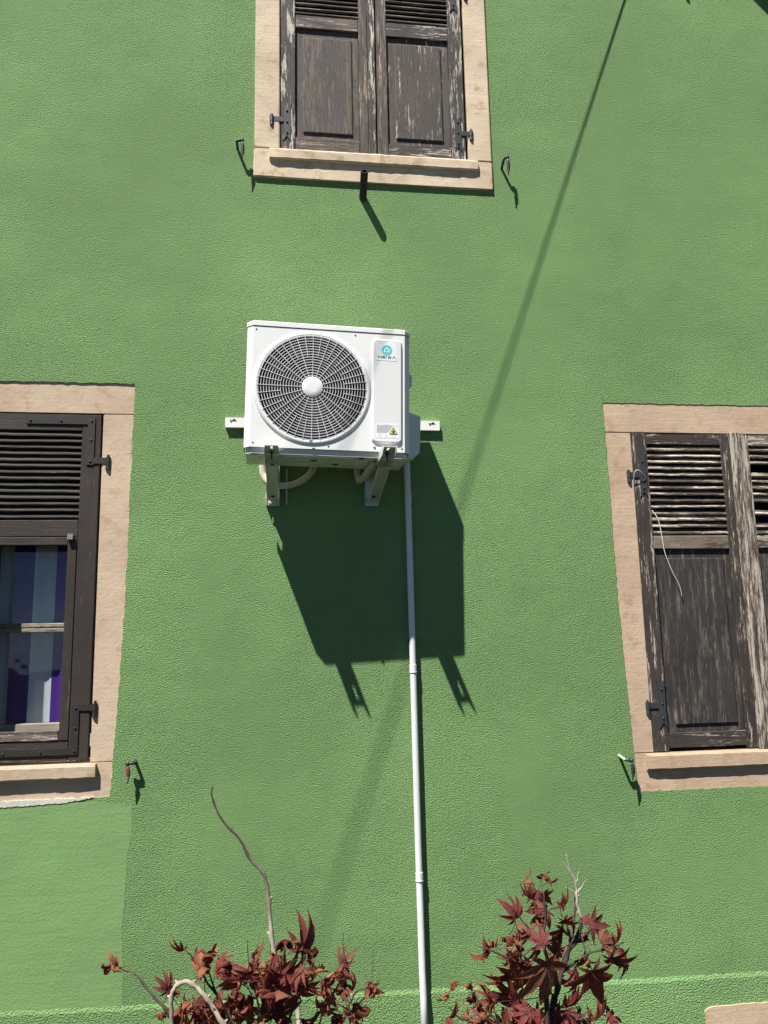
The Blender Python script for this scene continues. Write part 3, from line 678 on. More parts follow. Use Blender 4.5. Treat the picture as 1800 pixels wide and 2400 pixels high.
bm = B(); flat(bm, [(TX-.0205, TZ-.0155), (TX+.0205, TZ-.0155), (TX, TZ+.0205)], yp-.0012); obj('warning_triangle', bm, M_BLACK, panel, recalc=False)
bm = B(); flat(bm, [(TX-.0155, TZ-.0125), (TX+.0155, TZ-.0125), (TX, TZ+.0145)], yp-.0016); obj('warning_field', bm, M_YEL, panel, recalc=False)
bm = B(); flat(bm, [(TX-.003, TZ-.008), (TX+.003, TZ-.008), (TX+.0062, TZ-.003), (TX+.005, TZ+.001), (TX+.002, TZ+.0025), (TX+.0005, TZ+.0075), (TX-.003, TZ+.002), (TX-.0058, TZ-.001), (TX-.006, TZ-.005)], yp-.0020); flat(bm, [(TX-.008, TZ-.0115), (TX+.008, TZ-.0115), (TX+.008, TZ-.0100), (TX-.008, TZ-.0100)], yp-.0020); obj('warning_flame', bm, M_BLACK, panel, recalc=False)
bm = B(); lathe(bm, [(.0055, yf), (.0055, yf-.003), (.003, yf-.004)], 14, (.215, 0, .020)); disc(bm, .003, yf-.004, 14, (.215, 0, .020)); obj('panel_screw', bm, M_FIN, ac)
for x_, z_ in ((-.345, .02), (-.345, .565), (.12, .565), (.345, .018), (.0, .016)):
    bm = B(); lathe(bm, [(.0042, yf), (.0042, yf-.0018), (.002, yf-.0024)], 12, (x_, 0, z_)); disc(bm, .002, yf-.0024, 12, (x_, 0, z_)); obj('casing_screw', bm, M_FIN, ac)
# valve cover and grab handle on the right side
bm = B(); prism(bm, [(w2, .02), (w2+.035, .010), (w2+.078, .046), (w2+.084, .228), (w2+.02, .250), (w2, .254)], d2-.05, d2+.05); obj('valve_cover', bm, M_WHITE, ac, bev=.004, seg=2)
bm = B(); prism(bm, [(w2, .335), (w2+.02, .35), (w2+.022, .40), (w2, .43)], -.04, .05); obj('grab_handle', bm, M_WHITE, ac, bev=.004, seg=2)

# ---- wall rail and bracket arms
bm = B(); RX0, RX1, RZ0, RZ1, RT = -.296, .812, 3.021, 3.072, .022
box(bm, RX0, RX1, -RT, -RT+.002, RZ0, RZ1); box(bm, RX0+.004, RX1-.004, -RT+.0021, -.001, RZ1-.002, RZ1-.0002); box(bm, RX0+.004, RX1-.004, -RT+.0021, -.001, RZ0+.0002, RZ0+.002)
box(bm, RX0, RX0+.002, -RT+.0022, -.001, RZ0+.0025, RZ1-.0025); box(bm, RX1-.002, RX1, -RT+.0022, -.001, RZ0+.0025, RZ1-.0025)
rail = obj('mounting_rail', bm, M_RAIL); tag(rail, 'white horizontal mounting rail on the wall behind the air conditioner', 'rail')
for x in (-.252, .775):
    bm = B(); prism(bm, [(x-.012, 3.055), (x+.012, 3.055), (x+.006, 3.063), (x, 3.065), (x-.005, 3.062)], -RT-.002, -RT); lathe(bm, [(.004, -RT), (.004, -RT-.004)], 10, (x-.017, 0, 3.056)); o = obj('rail_screw', bm, M_BOLT, rail)
def bracket(x, yaw, label):
    b_ = empty('support_bracket', (x, 0, 2.78), rot=(0, 0, yaw)); tag(b_, label, 'bracket', 'angled arms carrying the air conditioner')
    hw, T = .0295, .0025; zt_, zl, tip = .005, -.034, -.515
    bm = B()        # top web with two long slots, split into strips round the holes
    for (x0, x1, y0, y1) in ((-hw, -.005, tip+.018, -.004), (.005, hw, tip+.018, -.004), (-.0049, .0049, tip+.018, tip+.034), (-.0049, .0049, tip+.068, -.165), (-.0059, .0059, -.135, -.004)): box(bm, x0, x1, y0, y1, zt_-T, zt_)
    obj('arm_web', bm, M_ARM, b_).rotation_euler.x = -.052
    for s in (-1, 1):
        bm = B(); X0, X1 = (s*hw, s*(hw+T)) if s > 0 else (-hw-T, -hw)
        P_ = [(tip, zt_-.001), (tip, zl+.022), (tip+.03, zl), (-.30, zl), (-.004, zl), (-.004, zt_-.001)]
        va = [bm.verts.new((X0, y, z)) for y, z in P_]; vb = [bm.verts.new((X1, y, z)) for y, z in P_]; bm.faces.new(va); bm.faces.new(vb[::-1])
        for i in range(6): bm.faces.new((va[i], va[(i+1) % 6], vb[(i+1) % 6], vb[i]))
        obj('arm_flange', bm, M_ARM, b_).rotation_euler.x = -.052
    # diagonal strut, channel open to the front
    p0, p1 = Vector((0, -.335, -.030)), Vector((0, -.030, -.138)); d = (p1-p0).normalized(); nrm = Vector((0, d.z, -d.y)); nrm = -nrm if nrm.z > 0 else nrm
    hs = .026
    def slab(u0, u1, n0, n1, q0, q1):
        vs = [bm.verts.new(q + Vector((u, 0, 0)) + nrm*nn) for q in (q0, q1) for u, nn in ((u0, n0), (u1, n0), (u1, n1), (u0, n1))]
        for f in ((0,1,2,3),(7,6,5,4),(0,4,5,1),(1,5,6,2),(2,6,7,3),(3,7,4,0)): bm.faces.new([vs[k] for k in f])
    bm = B(); slab(-hs, hs, -.002, 0, p0, p1); obj('strut_web', bm, M_ARM, b_)
    for s in (-1, 1):
        bm = B(); slab(*((hs-.002, hs) if s > 0 else (-hs, -hs+.002)), .0005, .026, p0, p1); obj('strut_flange', bm, M_ARM, b_)
    bm = B(); box(bm, -.032, .032, -.0235, -.0215, -.160, .235); box(bm, -.034, -.0321, -.0335, -.001, -.160, .235); box(bm, .0321, .034, -.0335, -.001, -.160, .235); box(bm, -.032, .032, -.021, -.001, -.162, -.158); obj('wall_plate', bm, M_ARM, b_)
    for y, z in ((tip+.075, .016), (-.20, .006)):
        bm = B(); tube(bm, [(0, y, z+.001), (0, y, z-.010)], .011, 6); tube(bm, [(0, y, z-.010), (0, y, z-.040)], .0045, 8); obj('bolt', bm, M_BOLT, b_)
    bm = B(); q = p0*.14 + p1*.86 + nrm*.0012; tube(bm, [q, q + nrm*.001], .010, 14); obj('strut_hole', bm, M_BOLT, b_)
    for x_, y_, z_ in ((.037, -.05, -.135), (.037, -.05, -.075), (-.037, -.05, -.135)):
        bm = B(); tube(bm, [(x_-.005, y_, z_), (x_+.005, y_, z_)], .004, 8); obj('bolt', bm, M_FIN, b_)
bracket(-.0555, 0, 'left bracket arm under the air conditioner, beside the hose loop')
bracket(.445, math.radians(3.6), 'right bracket arm under the air conditioner, beside the cut hose end')

# ---- hoses, cable, pipe
bm = B(); path = smooth_path([(-.112, -.05, 2.90), (-.108, -.05, 2.80), (-.102, -.05, 2.765), (-.08, -.055, 2.73), (-.03, -.065, 2.712), (.03, -.075, 2.712), (.09, -.085, 2.735), (.135, -.10, 2.775), (.15, -.11, 2.82), (.155, -.12, 2.90)], 6)
tube(bm, path, .0165, 14); tag(obj('drain_hose', bm, M_HOSE, smooth=True), 'beige drain hose looping down under the middle of the air conditioner', 'hose')
bm = B(); path = smooth_path([(.365, -.05, 2.86), (.367, -.06, 2.78), (.372, -.075, 2.745), (.378, -.10, 2.732), (.395, -.19, 2.742), (.415, -.28, 2.765), (.428, -.325, 2.785)], 6)
tube(bm, path, .0145, 14, cap=False); tube(bm, path, .0105, 12, cap=False); tag(obj('drain_hose', bm, M_HOSE, smooth=True, recalc=False), 'short cut hose poking forward beside the right bracket', 'hose')
bm = B(); n = 26; pa = [(.0135 + .0035*math.cos(i*1.3), -.04 + .0035*math.sin(i*1.3), 2.80 - .18*i/n) for i in range(n+1)]; pb = [(.0135 - .0035*math.cos(i*1.3), -.04 - .0035*math.sin(i*1.3), 2.80 - .18*i/n) for i in range(n+1)]
tube(bm, pa, .0024, 6); tube(bm, pb, .0024, 6); tag(obj('dangling_cord', bm, M_WIRE), 'thin twisted white cord hanging behind the hose loop', 'cord')
pipe = empty('waste_pipe', (.64, -.028, 0)); tag(pipe, 'white plastic pipe running from the air conditioner down the green wall', 'pipe')
bm = B(); P_ = [(.627, -.050, 2.86), (.629, -.040, 2.78), (.6315, -.030, 2.70), (.633, -.028, 2.6), (.6365, -.028, 1.8), (.6395, -.028, 1.0), (.6435, -.030, .40), (.6445, -.040, .30), (.645, -.042, .0)]
tube(bm, P_, .0162, 20, smooth_path and True); o = under(obj('pipe_run', bm, M_PVC, smooth=True), pipe)
for x, y, z in ((.6331, -.028, 2.655), (.6365, -.028, 1.800), (.6412, -.029, .83)):
    bm = B(); tube(bm, [(x, y, z-.018), (x, y, z+.018)], .0182, 20, cap=True); tube(bm, [(x, y, z-.0215), (x, y, z-.018)], .0195, 20); under(obj('coupling', bm, M_PVC, smooth=False), pipe)
for x, y, z in ((.6378, -.028, 2.25), (.640, -.029, 1.15)):
    bm = B(); box(bm, x-.008, x+.008, -.013, -.001, z-.008, z+.008); under(obj('clip', bm, M_PVC, bev=.002), pipe)

# ---- things fixed to the wall
def holdback(base, bend, ball, tipz, label, rod_mat, grip_mat, tip_mat):
    h = empty('shutter_holdback', base); tag(h, label, 'shutter holdback', 'iron shutter holdbacks on the wall')
    Bv = Vector(base); L = lambda p: Vector(p) - Bv
    bm = B(); p = smooth_path([L((base[0], .02, base[2])), L(base), L(bend)], 3); tube(bm, p, .0074, 10); obj('rod', bm, rod_mat, h, smooth=True)
    bm = B(); tube(bm, [L(bend), L(ball)], [.0076, .0080], 10)
    bmesh.ops.create_uvsphere(bm, u_segments=12, v_segments=8, radius=.0115, matrix=Matrix.Translation(L(ball))); obj('pivot', bm, M_IRON, h, smooth=True)
    q = L(ball); ln = ball[2]-tipz; bm = B(); rows = []
    for i in range(9):
        t = i/8; w = .0035 + .0068*math.sin(math.pi*min(1, t*1.15)**.8)*(1 if t < .9 else .6); th = .0045*(1-.5*t)
        cx = q.x + .004*math.sin(t*3); cy = q.y - .004 + .004*t; z = q.z - .009 - (ln-.009)*t
        rows.append([bm.verts.new((cx+a*w, cy+b*th, z)) for a, b in ((-1, -.4), (0, -1), (1, -.4), (1, .6), (0, 1), (-1, .6))])
    for k, (a, b) in enumerate(zip(rows, rows[1:])):
        for i in range(6): bm.faces.new((a[i], a[(i+1) % 6], b[(i+1) % 6], b[i])).material_index = 0 if k < 5 else 1
    bm.faces.new(rows[0]); bm.faces.new(rows[-1][::-1]); obj('catch', bm, [grip_mat, tip_mat], h, smooth=True)
holdback((-.252, 0, 4.588), (-.253, -.062, 4.596), (-.225, -.062, 4.598), 4.490, 'dark iron holdback left of the upper window', M_IRON, M_IRON, M_IRON)
holdback((1.222, 0, 4.566), (1.222, -.062, 4.592), (1.238, -.066, 4.592), 4.485, 'dark iron holdback right of the upper window', M_IRON, M_IRON, M_IRON)
holdback((-.690, 0, 1.406), (-.684, -.042, 1.402), (-.716, -.042, 1.399), 1.312, 'holdback with worn red catch beside the lower left window', M_IRON, M_REDGRIP, M_GREYGRIP)
holdback((1.689, 0, 1.338), (1.695, -.056, 1.325), (1.728, -.056, 1.321), 1.228, 'holdback with a paint-smeared rod beside the lower right window', M_GREENROD, M_IRON, M_IRON)
# open steel socket pipe under the upper window
bm = B(); a, b = Vector((.428, .01, 4.332)), Vector((.4255, -.122, 4.420))
tube(bm, [a, b], .0205, 24, cap=False); tube(bm, [b, a], .0165, 24, cap=False)
d = (b-a).normalized(); u = d.cross(Vector((1, 0, 0))).normalized(); w = d.cross(u)
R1 = [bm.verts.new(b + (u*math.cos(k*math.pi/12) + w*math.sin(k*math.pi/12))*.0205) for k in range(24)]; R2 = [bm.verts.new(b + (u*math.cos(k*math.pi/12) + w*math.sin(k*math.pi/12))*.0165) for k in range(24)]
for k in range(24): bm.faces.new((R1[k], R1[(k+1) % 24], R2[(k+1) % 24], R2[k]))
tag(obj('flag_socket', bm, M_RUST, recalc=False), 'short black open pipe stub slanting out below the upper window', 'pipe stub')
# hook near the roof and the overhead cable that shades the wall
bm = B(); tube(bm, smooth_path([(2.415, .01, 5.90), (2.415, -.035, 5.90), (2.417, -.05, 5.885), (2.415, -.04, 5.868)], 4), .007, 8); tag(obj('wall_hook', bm, M_IRON, smooth=True), 'small iron hook high on the wall under the roof edge', 'hook')
P0 = Vector((2.226, 0, 6.232)); dirc = Vector((.364*(.10-2.4) - .87, -1.0, .10))
bm = B(); pts = []
for i in range(41):
    t = -.0 + 7.0*i/40; pts.append(P0 + dirc*t)
tube(bm, pts, .0047, 10); tag(obj('overhead_cable', bm, M_CABLE, smooth=True), 'black overhead cable from the house out over the street', 'cable')
bm = B(); tube(bm, [P0 + Vector((0, .03, 0)), P0 + Vector((0, -.05, 0))], .018, 12); tag(obj('cable_anchor', bm, M_IRON), 'iron anchor holding the overhead cable to the gable', 'anchor')
e_ = P0 + dirc*7.0
bm = B(); tube(bm, [(e_.x, e_.y, -.1), (e_.x, e_.y, e_.z + .5)], [.13, .10], 14); tag(obj('utility_pole', bm, M_BARK_G, smooth=True), 'wooden pole carrying the far end of the overhead cable', 'pole')
# old white wire on the right shutter
bm = B(); tube(bm, smooth_path([(1.972, .012, 2.603), (1.995, -.004, 2.552), (2.005, -.010, 2.469), (2.014, -.014, 2.369), (2.047, -.014, 2.270), (2.081, -.012, 2.198), (2.096, -.004, 2.133)], 5), .0021, 6)
tag(obj('loose_wire', bm, M_WIRE, smooth=True), 'long loose white wire trailing down the dark right-hand shutter', 'wire')
bm = B(); tube(bm, smooth_path([(1.873, -.006, 2.760), (1.872, -.02, 2.800), (1.888, -.026, 2.817), (1.914, -.022, 2.803), (1.945, -.004, 2.772)], 5), .0021, 6)
tag(obj('loose_wire', bm, M_WIRE, smooth=True), 'short white wire looped over the upper hinge of the right-hand shutter', 'wire')

# ================================================================ maple shrubs
LEAVES_TALL=[(0.444,-2.495,1.397,-92,0.077,0),(0.446,-2.399,1.354,-125,0.073,0),(0.516,-2.520,1.389,-68,0.071,0),(0.554,-2.513,1.405,-35,0.053,1),(0.410,-2.393,1.347,-150,0.063,1),(0.412,-2.444,1.385,-140,0.056,1),(0.478,-2.393,1.476,-80,0.043,0),(0.460,-2.410,1.487,-130,0.035,1),(0.479,-2.440,1.510,80,0.034,2),(0.444,-2.389,1.498,70,0.030,2),(0.456,-2.449,1.519,95,0.022,2),(0.437,-2.458,1.489,150,0.038,1),(0.471,-2.434,1.459,-155,0.049,1),(0.404,-2.465,1.462,95,0.048,1),(0.401,-2.485,1.445,-70,0.031,2),(0.449,-2.436,1.452,-85,0.034,2),(0.452,-2.382,1.402,150,0.038,1),(0.424,-2.472,1.433,-150,0.031,1),(0.378,-2.459,1.427,100,0.031,2),(0.361,-2.435,1.402,170,0.042,2),(0.374,-2.425,1.404,120,0.030,2),(0.393,-2.433,1.390,-70,0.042,2),(0.482,-2.480,1.480,5,0.040,1),(0.526,-2.388,1.430,20,0.033,2),(0.471,-2.492,1.493,60,0.026,2),(0.505,-2.409,1.419,-95,0.052,1),(0.505,-2.426,1.439,-60,0.037,1),(0.566,-2.396,1.416,-5,0.043,0),(0.514,-2.509,1.462,40,0.028,1),(0.547,-2.430,1.410,-80,0.044,2),(0.535,-2.393,1.396,170,0.040,1),(0.556,-2.474,1.414,10,0.048,1),(0.578,-2.468,1.408,50,0.043,1),(0.576,-2.496,1.410,-50,0.047,1),(0.511,-2.396,1.353,-90,0.038,2),(0.485,-2.435,1.376,180,0.027,2),(0.512,-2.447,1.361,-80,0.046,1),(0.530,-2.414,1.359,-30,0.040,1),(0.439,-2.508,1.432,120,0.035,0),(0.414,-2.470,1.409,-170,0.036,2),(0.491,-2.406,1.376,60,0.040,0),(0.427,-2.506,1.428,-60,0.039,1),(0.393,-2.494,1.413,-140,0.037,1),(0.408,-2.382,1.386,-20,0.041,2),(0.489,-2.427,1.344,-100,0.039,1),(0.563,-2.381,1.353,-60,0.028,2),(0.308,-2.509,1.373,90,0.030,2),(0.298,-2.390,1.325,110,0.030,2),(0.297,-2.382,1.311,-90,0.033,2),(0.271,-2.496,1.327,95,0.035,2),(0.301,-2.453,1.306,70,0.031,2),(0.338,-2.396,1.303,100,0.043,2),(0.321,-2.489,1.339,-60,0.035,2),(0.366,-2.410,1.306,90,0.040,1),(0.374,-2.428,1.311,180,0.037,2),(0.421,-2.401,1.303,-170,0.063,0),(0.394,-2.424,1.295,-120,0.042,1),(0.456,-2.397,1.279,-95,0.048,0),(0.414,-2.487,1.319,180,0.038,1),(0.483,-2.451,1.307,25,0.058,1),(0.481,-2.489,1.317,-80,0.040,1),(0.405,-2.469,1.303,-60,0.041,1),(0.524,-2.416,1.277,-40,0.047,1),(0.540,-2.445,1.280,15,0.053,1),(0.569,-2.446,1.279,0,0.039,1),(0.460,-2.457,1.292,-90,0.043,0),(0.514,-2.408,1.261,-120,0.040,1),(0.349,-2.449,1.301,-90,0.039,1),(0.389,-2.384,1.263,170,0.048,2),(0.337,-2.476,1.305,120,0.036,1),(0.393,-2.459,1.291,20,0.043,0),(0.318,-2.438,1.290,100,0.029,2),(0.427,-2.485,1.296,150,0.047,0),(0.543,-2.394,1.247,-20,0.045,1),(0.477,-2.456,1.277,70,0.043,1),(0.366,-2.441,1.277,90,0.039,2)]
LEAVES_LOW=[(0.003,-2.424,1.433,92,0.059,3),(0.029,-2.483,1.440,45,0.066,1),(0.020,-2.486,1.439,15,0.044,2),(-0.156,-2.536,1.474,165,0.028,1),(-0.128,-2.468,1.415,92,0.060,2),(-0.132,-2.476,1.435,100,0.037,2),(-0.145,-2.405,1.400,-70,0.034,2),(-0.123,-2.452,1.429,60,0.033,2),(-0.108,-2.491,1.420,50,0.041,1),(-0.103,-2.429,1.389,20,0.048,2),(-0.053,-2.413,1.414,70,0.036,2),(-0.050,-2.434,1.413,-100,0.043,2),(-0.010,-2.472,1.429,80,0.040,2),(-0.017,-2.450,1.426,20,0.030,2),(0.041,-2.473,1.424,10,0.035,2),(0.051,-2.455,1.406,-60,0.033,2),(0.032,-2.531,1.430,-150,0.040,1),(0.103,-2.411,1.385,92,0.039,1),(0.102,-2.530,1.435,-80,0.045,2),(0.104,-2.521,1.419,-95,0.036,2),(0.141,-2.533,1.403,-88,0.045,2),(0.151,-2.484,1.376,-50,0.029,2),(-0.175,-2.459,1.389,120,0.027,2),(-0.178,-2.453,1.380,-90,0.023,2),(-0.191,-2.440,1.378,95,0.038,1),(-0.005,-2.465,1.399,10,0.057,1),(-0.003,-2.537,1.427,-140,0.040,1),(0.101,-2.506,1.388,80,0.034,2),(0.118,-2.435,1.354,55,0.033,1),(0.111,-2.511,1.363,-80,0.043,2),(0.115,-2.407,1.307,-30,0.049,2),(0.116,-2.529,1.349,-5,0.038,2),(0.074,-2.502,1.372,-90,0.046,2),(0.088,-2.417,1.348,70,0.039,2),(-0.017,-2.450,1.329,80,0.068,0),(-0.012,-2.455,1.337,30,0.060,0),(-0.144,-2.452,1.356,-20,0.055,1),(-0.146,-2.516,1.390,170,0.036,2),(-0.137,-2.519,1.378,-70,0.041,1),(-0.165,-2.482,1.365,-40,0.049,2),(-0.179,-2.522,1.373,-60,0.041,2),(-0.197,-2.441,1.339,100,0.033,2),(-0.086,-2.529,1.443,10,0.040,2),(-0.075,-2.489,1.419,-30,0.039,2),(-0.050,-2.540,1.437,-130,0.052,1),(-0.074,-2.417,1.373,160,0.049,2),(-0.038,-2.518,1.428,-20,0.041,2),(0.052,-2.482,1.399,20,0.047,2),(0.064,-2.510,1.405,-40,0.041,2),(0.040,-2.498,1.398,150,0.041,2),(0.027,-2.469,1.395,-120,0.045,1),(-0.071,-2.487,1.399,158,0.037,0),(-0.030,-2.517,1.340,60,0.048,2),(0.064,-2.415,1.292,0,0.062,2),(0.067,-2.468,1.365,5,0.058,2),(-0.108,-2.465,1.343,-147,0.042,2),(-0.014,-2.498,1.410,-16,0.034,2),(0.010,-2.484,1.324,-61,0.046,2),(-0.024,-2.516,1.409,3,0.055,0),(-0.112,-2.531,1.370,21,0.050,2),(-0.098,-2.403,1.310,73,0.042,2),(-0.061,-2.501,1.380,-133,0.051,2),(0.095,-2.445,1.357,94,0.043,2),(0.021,-2.497,1.384,50,0.042,0),(-0.122,-2.429,1.321,36,0.063,0),(-0.049,-2.528,1.395,-70,0.044,2),(0.036,-2.524,1.408,-61,0.045,1),(-0.069,-2.455,1.339,-101,0.035,0),(-0.018,-2.538,1.397,54,0.048,2),(0.109,-2.508,1.353,-117,0.035,1),(0.015,-2.539,1.342,-72,0.046,1),(-0.054,-2.412,1.381,-54,0.064,1),(-0.013,-2.465,1.379,159,0.041,2),(-0.071,-2.416,1.299,-90,0.037,2),(-0.067,-2.477,1.355,-95,0.042,2),(-0.119,-2.438,1.308,-66,0.051,0),(-0.009,-2.418,1.377,-59,0.052,2),(-0.048,-2.444,1.330,-152,0.047,2),(0.031,-2.442,1.319,8,0.046,2),(-0.109,-2.493,1.330,-128,0.035,2),(-0.094,-2.516,1.340,-115,0.056,2),(0.010,-2.466,1.327,140,0.035,2),(-0.121,-2.514,1.346,72,0.054,2),(0.086,-2.474,1.334,-113,0.051,2),(0.063,-2.414,1.319,-44,0.038,2),(-0.100,-2.490,1.357,27,0.038,2),(-0.114,-2.410,1.299,65,0.046,0),(-0.112,-2.424,1.329,139,0.063,2),(-0.072,-2.482,1.360,131,0.037,2)]

ANG = (0, 36, -36, 72, -72, 118, -118); LEN = (1, .93, .93, .74, .74, .40, .40)
def leaf_mesh(name, kind, seed, mat):
    """palmate leaf, unit length, centre lobe along +x, face to +z. 0 open, 1 drooping, 2 withered, 3 cupped"""
    rnd = random.Random(seed); bm = bmesh.new(); uvl = bm.loops.layers.uv.new('UVMap'); N = 8
    for ang, ln in zip(ANG, LEN):
        ln *= rnd.uniform(.88, 1.08); th = math.radians(ang + rnd.uniform(-6, 6)); W_ = ln*rnd.uniform(.125, .16)
        if kind == 0: bend, fold, tw = rnd.uniform(-1.0, .4), rnd.uniform(.1, .45), rnd.uniform(-.45, .45)
        elif kind == 1: bend, fold, tw = rnd.uniform(-1.3, -.3), rnd.uniform(.35, .8), rnd.uniform(-.6, .6)
        elif kind == 2: bend, fold, tw = rnd.choice((-1, 1, 1))*rnd.uniform(1.2, 3.4), rnd.uniform(.4, 1.1), rnd.uniform(-2.0, 2.0); ln *= rnd.uniform(.75, 1); W_ *= 1.25
        else: bend, fold, tw = rnd.uniform(.7, 1.1), rnd.uniform(.2, .4), rnd.uniform(-.2, .2)
        lift = {0: 0, 1: -.15, 2: rnd.uniform(.1, .8), 3: .85}[kind]
        if kind == 2: th *= .75
        X = Vector((math.cos(th), math.sin(th), 0)); Y = Vector((-math.sin(th), math.cos(th), 0)); Z = Vector((0, 0, 1))
        p = Vector((0, 0, 0)); rows = []
        for i in range(N+1):
            s = i/N; ph = lift + bend*s**1.2; t = tw*s
            d = X*math.cos(ph) + Z*math.sin(ph); nn = -X*math.sin(ph) + Z*math.cos(ph)
            lat = Y*math.cos(t) + nn*math.sin(t); up = nn*math.cos(t) - Y*math.sin(t)
            w = W_*((math.sin(math.pi*min(1, s*.93+.07)**.85))**.9)*(1.0 if s < .55 else 1-.35*(s-.55)/.45) if i < N else .0015
            ser = 1 + (.10 if i % 2 else -.06)
            if kind == 2: ser *= rnd.uniform(.75, 1.15)
            e = lat*w*ser*math.cos(fold); h = up*w*math.sin(fold)
            rows.append([bm.verts.new(p - e + h), bm.verts.new(p), bm.verts.new(p + e + h)])
            p = p + d*(ln/N)
        for i in range(N):
            for a, b, u0, u1 in ((0, 1, -1, 0), (1, 2, 0, 1)):
                f = bm.faces.new((rows[i][a], rows[i][b], rows[i+1][b], rows[i+1][a]))
                for lo, uv in zip(f.loops, ((u0, i/N), (u1, i/N), (u1, (i+1)/N), (u0, (i+1)/N))): lo[uvl].uv = uv
                f.smooth = True
    k = rnd.uniform(.55, .85); tube(bm, [(0, 0, 0), (-k*.35, .04*k, -.08*k), (-k*.75, .1*k, -.28*k), (-k, .12*k, -.5*k)], .011, 5, mat=1)
    me = bpy.data.meshes.new(name); bm.to_mesh(me); bm.free(); me.materials.append(mat); me.materials.append(M_BARK_D); return me
VAR = {0: [leaf_mesh('open_leaf', 0, 100+i, M_LEAF) for i in range(5)], 1: [leaf_mesh('drooping_leaf', 1, 200+i, M_LEAF) for i in range(6)],
       2: [leaf_mesh('withered_leaf', 2, 300+i, M_WILT) for i in range(9)], 3: [leaf_mesh('cupped_leaf', 3, 400, M_LEAF)]}
def add_leaves(root, data, seed):
    rnd = random.Random(seed); R0 = Vector(root.location)
    for x, y, z, ang, size, kind in data:
        if kind == 2: size *= 1.12
        elif kind == 1: size *= 1.06
        else: size *= 1.08
        me = rnd.choice(VAR[kind]); o = bpy.data.objects.new('leaf', me); COL.objects.link(o); o.parent = root
        a = math.radians(ang); X = Vector((math.cos(a), 0, math.sin(a))); Z = Vector((0, -1, 0)); Y = Z.cross(X)
        Mx = Matrix((X, Y, Z)).transposed()
        if kind == 0: tilt, pit = rnd.uniform(-.45, .45), rnd.uniform(-.1, .5)
        elif kind == 1: tilt, pit = rnd.choice((-1, 1))*rnd.uniform(.5, 1.25), rnd.uniform(-.3, .5)
        elif kind == 3: tilt, pit = 0, -.1
        else: tilt, pit = rnd.uniform(-1.6, 1.6), rnd.uniform(-.6, .6)
        Mx = Mx @ Matrix.Rotation(tilt, 3, 'X') @ Matrix.Rotation(pit, 3, 'Y')
        o.matrix_local = Matrix.Translation(Vector((x, y, z)) - R0) @ Mx.to_4x4() @ Matrix.Diagonal((size, size, size, 1))
def stem(root, name, pts, r, mat, k=4):
    R0 = Vector(root.location); p = smooth_path([Vector(q) - R0 for q in pts], k); n = len(p)
    rr = [r[0] + (r[1]-r[0])*i/(n-1) for i in range(n)]
    rnd = random.Random(n)
    for i in range(2, n-2, 5): rr[i] *= 1.35
    q_ = [q + Vector((rnd.uniform(-1, 1), rnd.uniform(-1, 1), 0))*.0010 for q in p]; bm = B(); tube(bm, q_, rr, 8)
    if 'cane' in name or 'twig' in name:
        for i in range(2, n-2, 5):          # buds at the nodes
            u = Vector((rnd.choice((-1, 1)), rnd.uniform(-.4, .4), .9)).normalized(); tube(bm, [q_[i], q_[i] + u*rr[i]*1.0, q_[i] + u*rr[i]*1.7], [rr[i]*.6, rr[i]*.5, rr[i]*.25], 6)
    return obj(name, bm, mat, root, smooth=True)
tall = empty('maple_shrub', (.44, -2.44, 0)); tag(tall, 'taller red maple shrub with broad maroon leaves, right of the white pipe', 'maple shrub', 'red maple shrubs in front of the wall')
stem(tall, 'trunk', [(.43, -2.43, -.05), (.437, -2.44, .4), (.446, -2.44, .9), (.452, -2.45, 1.2), (.460, -2.45, 1.281), (.472, -2.45, 1.322)], (.012, .0052), M_BARK_D)
stem(tall, 'branch', [(.472, -2.45, 1.322), (.486, -2.45, 1.360), (.501, -2.45, 1.394), (.520, -2.45, 1.419), (.530, -2.45, 1.447)], (.0045, .0035), M_BARK_D)
stem(tall, 'dead_twig', [(.530, -2.45, 1.447), (.523, -2.45, 1.468), (.522, -2.45, 1.490), (.521, -2.45, 1.510), (.511, -2.45, 1.538), (.506, -2.45, 1.558)], (.0030, .0008), M_BARK_P)
stem(tall, 'branch', [(.467, -2.44, 1.307), (.484, -2.44, 1.334), (.497, -2.44, 1.386), (.512, -2.44, 1.416), (.523, -2.44, 1.465), (.5225, -2.445, 1.500)], (.0038, .002), M_BARK_G)
stem(tall, 'branch', [(.450, -2.47, 1.20), (.450, -2.47, 1.323), (.458, -2.47, 1.370), (.450, -2.47, 1.424), (.457, -2.47, 1.461), (.453, -2.47, 1.505)], (.005, .0015), M_BARK_D)
for a, b in (((.544, -2.45, 1.515), (.525, -2.45, 1.491)), ((.501, -2.45, 1.503), (.521, -2.45, 1.490)), ((.529, -2.45, 1.530), (.522, -2.45, 1.504)), ((.500, -2.45, 1.545), (.516, -2.45, 1.520))): stem(tall, 'dead_twig', [b, [(i+j)/2+.001 for i, j in zip(a, b)], a], (.0012, .0005), M_BARK_P)
stem(tall, 'branch', [(.445, -2.46, 1.10), (.40, -2.47, 1.22), (.338, -2.47, 1.299), (.299, -2.47, 1.310), (.279, -2.47, 1.330)], (.003, .0008), M_BARK_D)
stem(tall, 'branch', [(.445, -2.46, 1.12), (.41, -2.47, 1.24), (.366, -2.47, 1.297), (.339, -2.47, 1.325), (.317, -2.47, 1.356)], (.003, .0008), M_BARK_D)
stem(tall, 'branch', [(.452, -2.45, 1.15), (.50, -2.44, 1.25), (.53, -2.43, 1.28), (.55, -2.43, 1.29)], (.003, .0008), M_BARK_D)
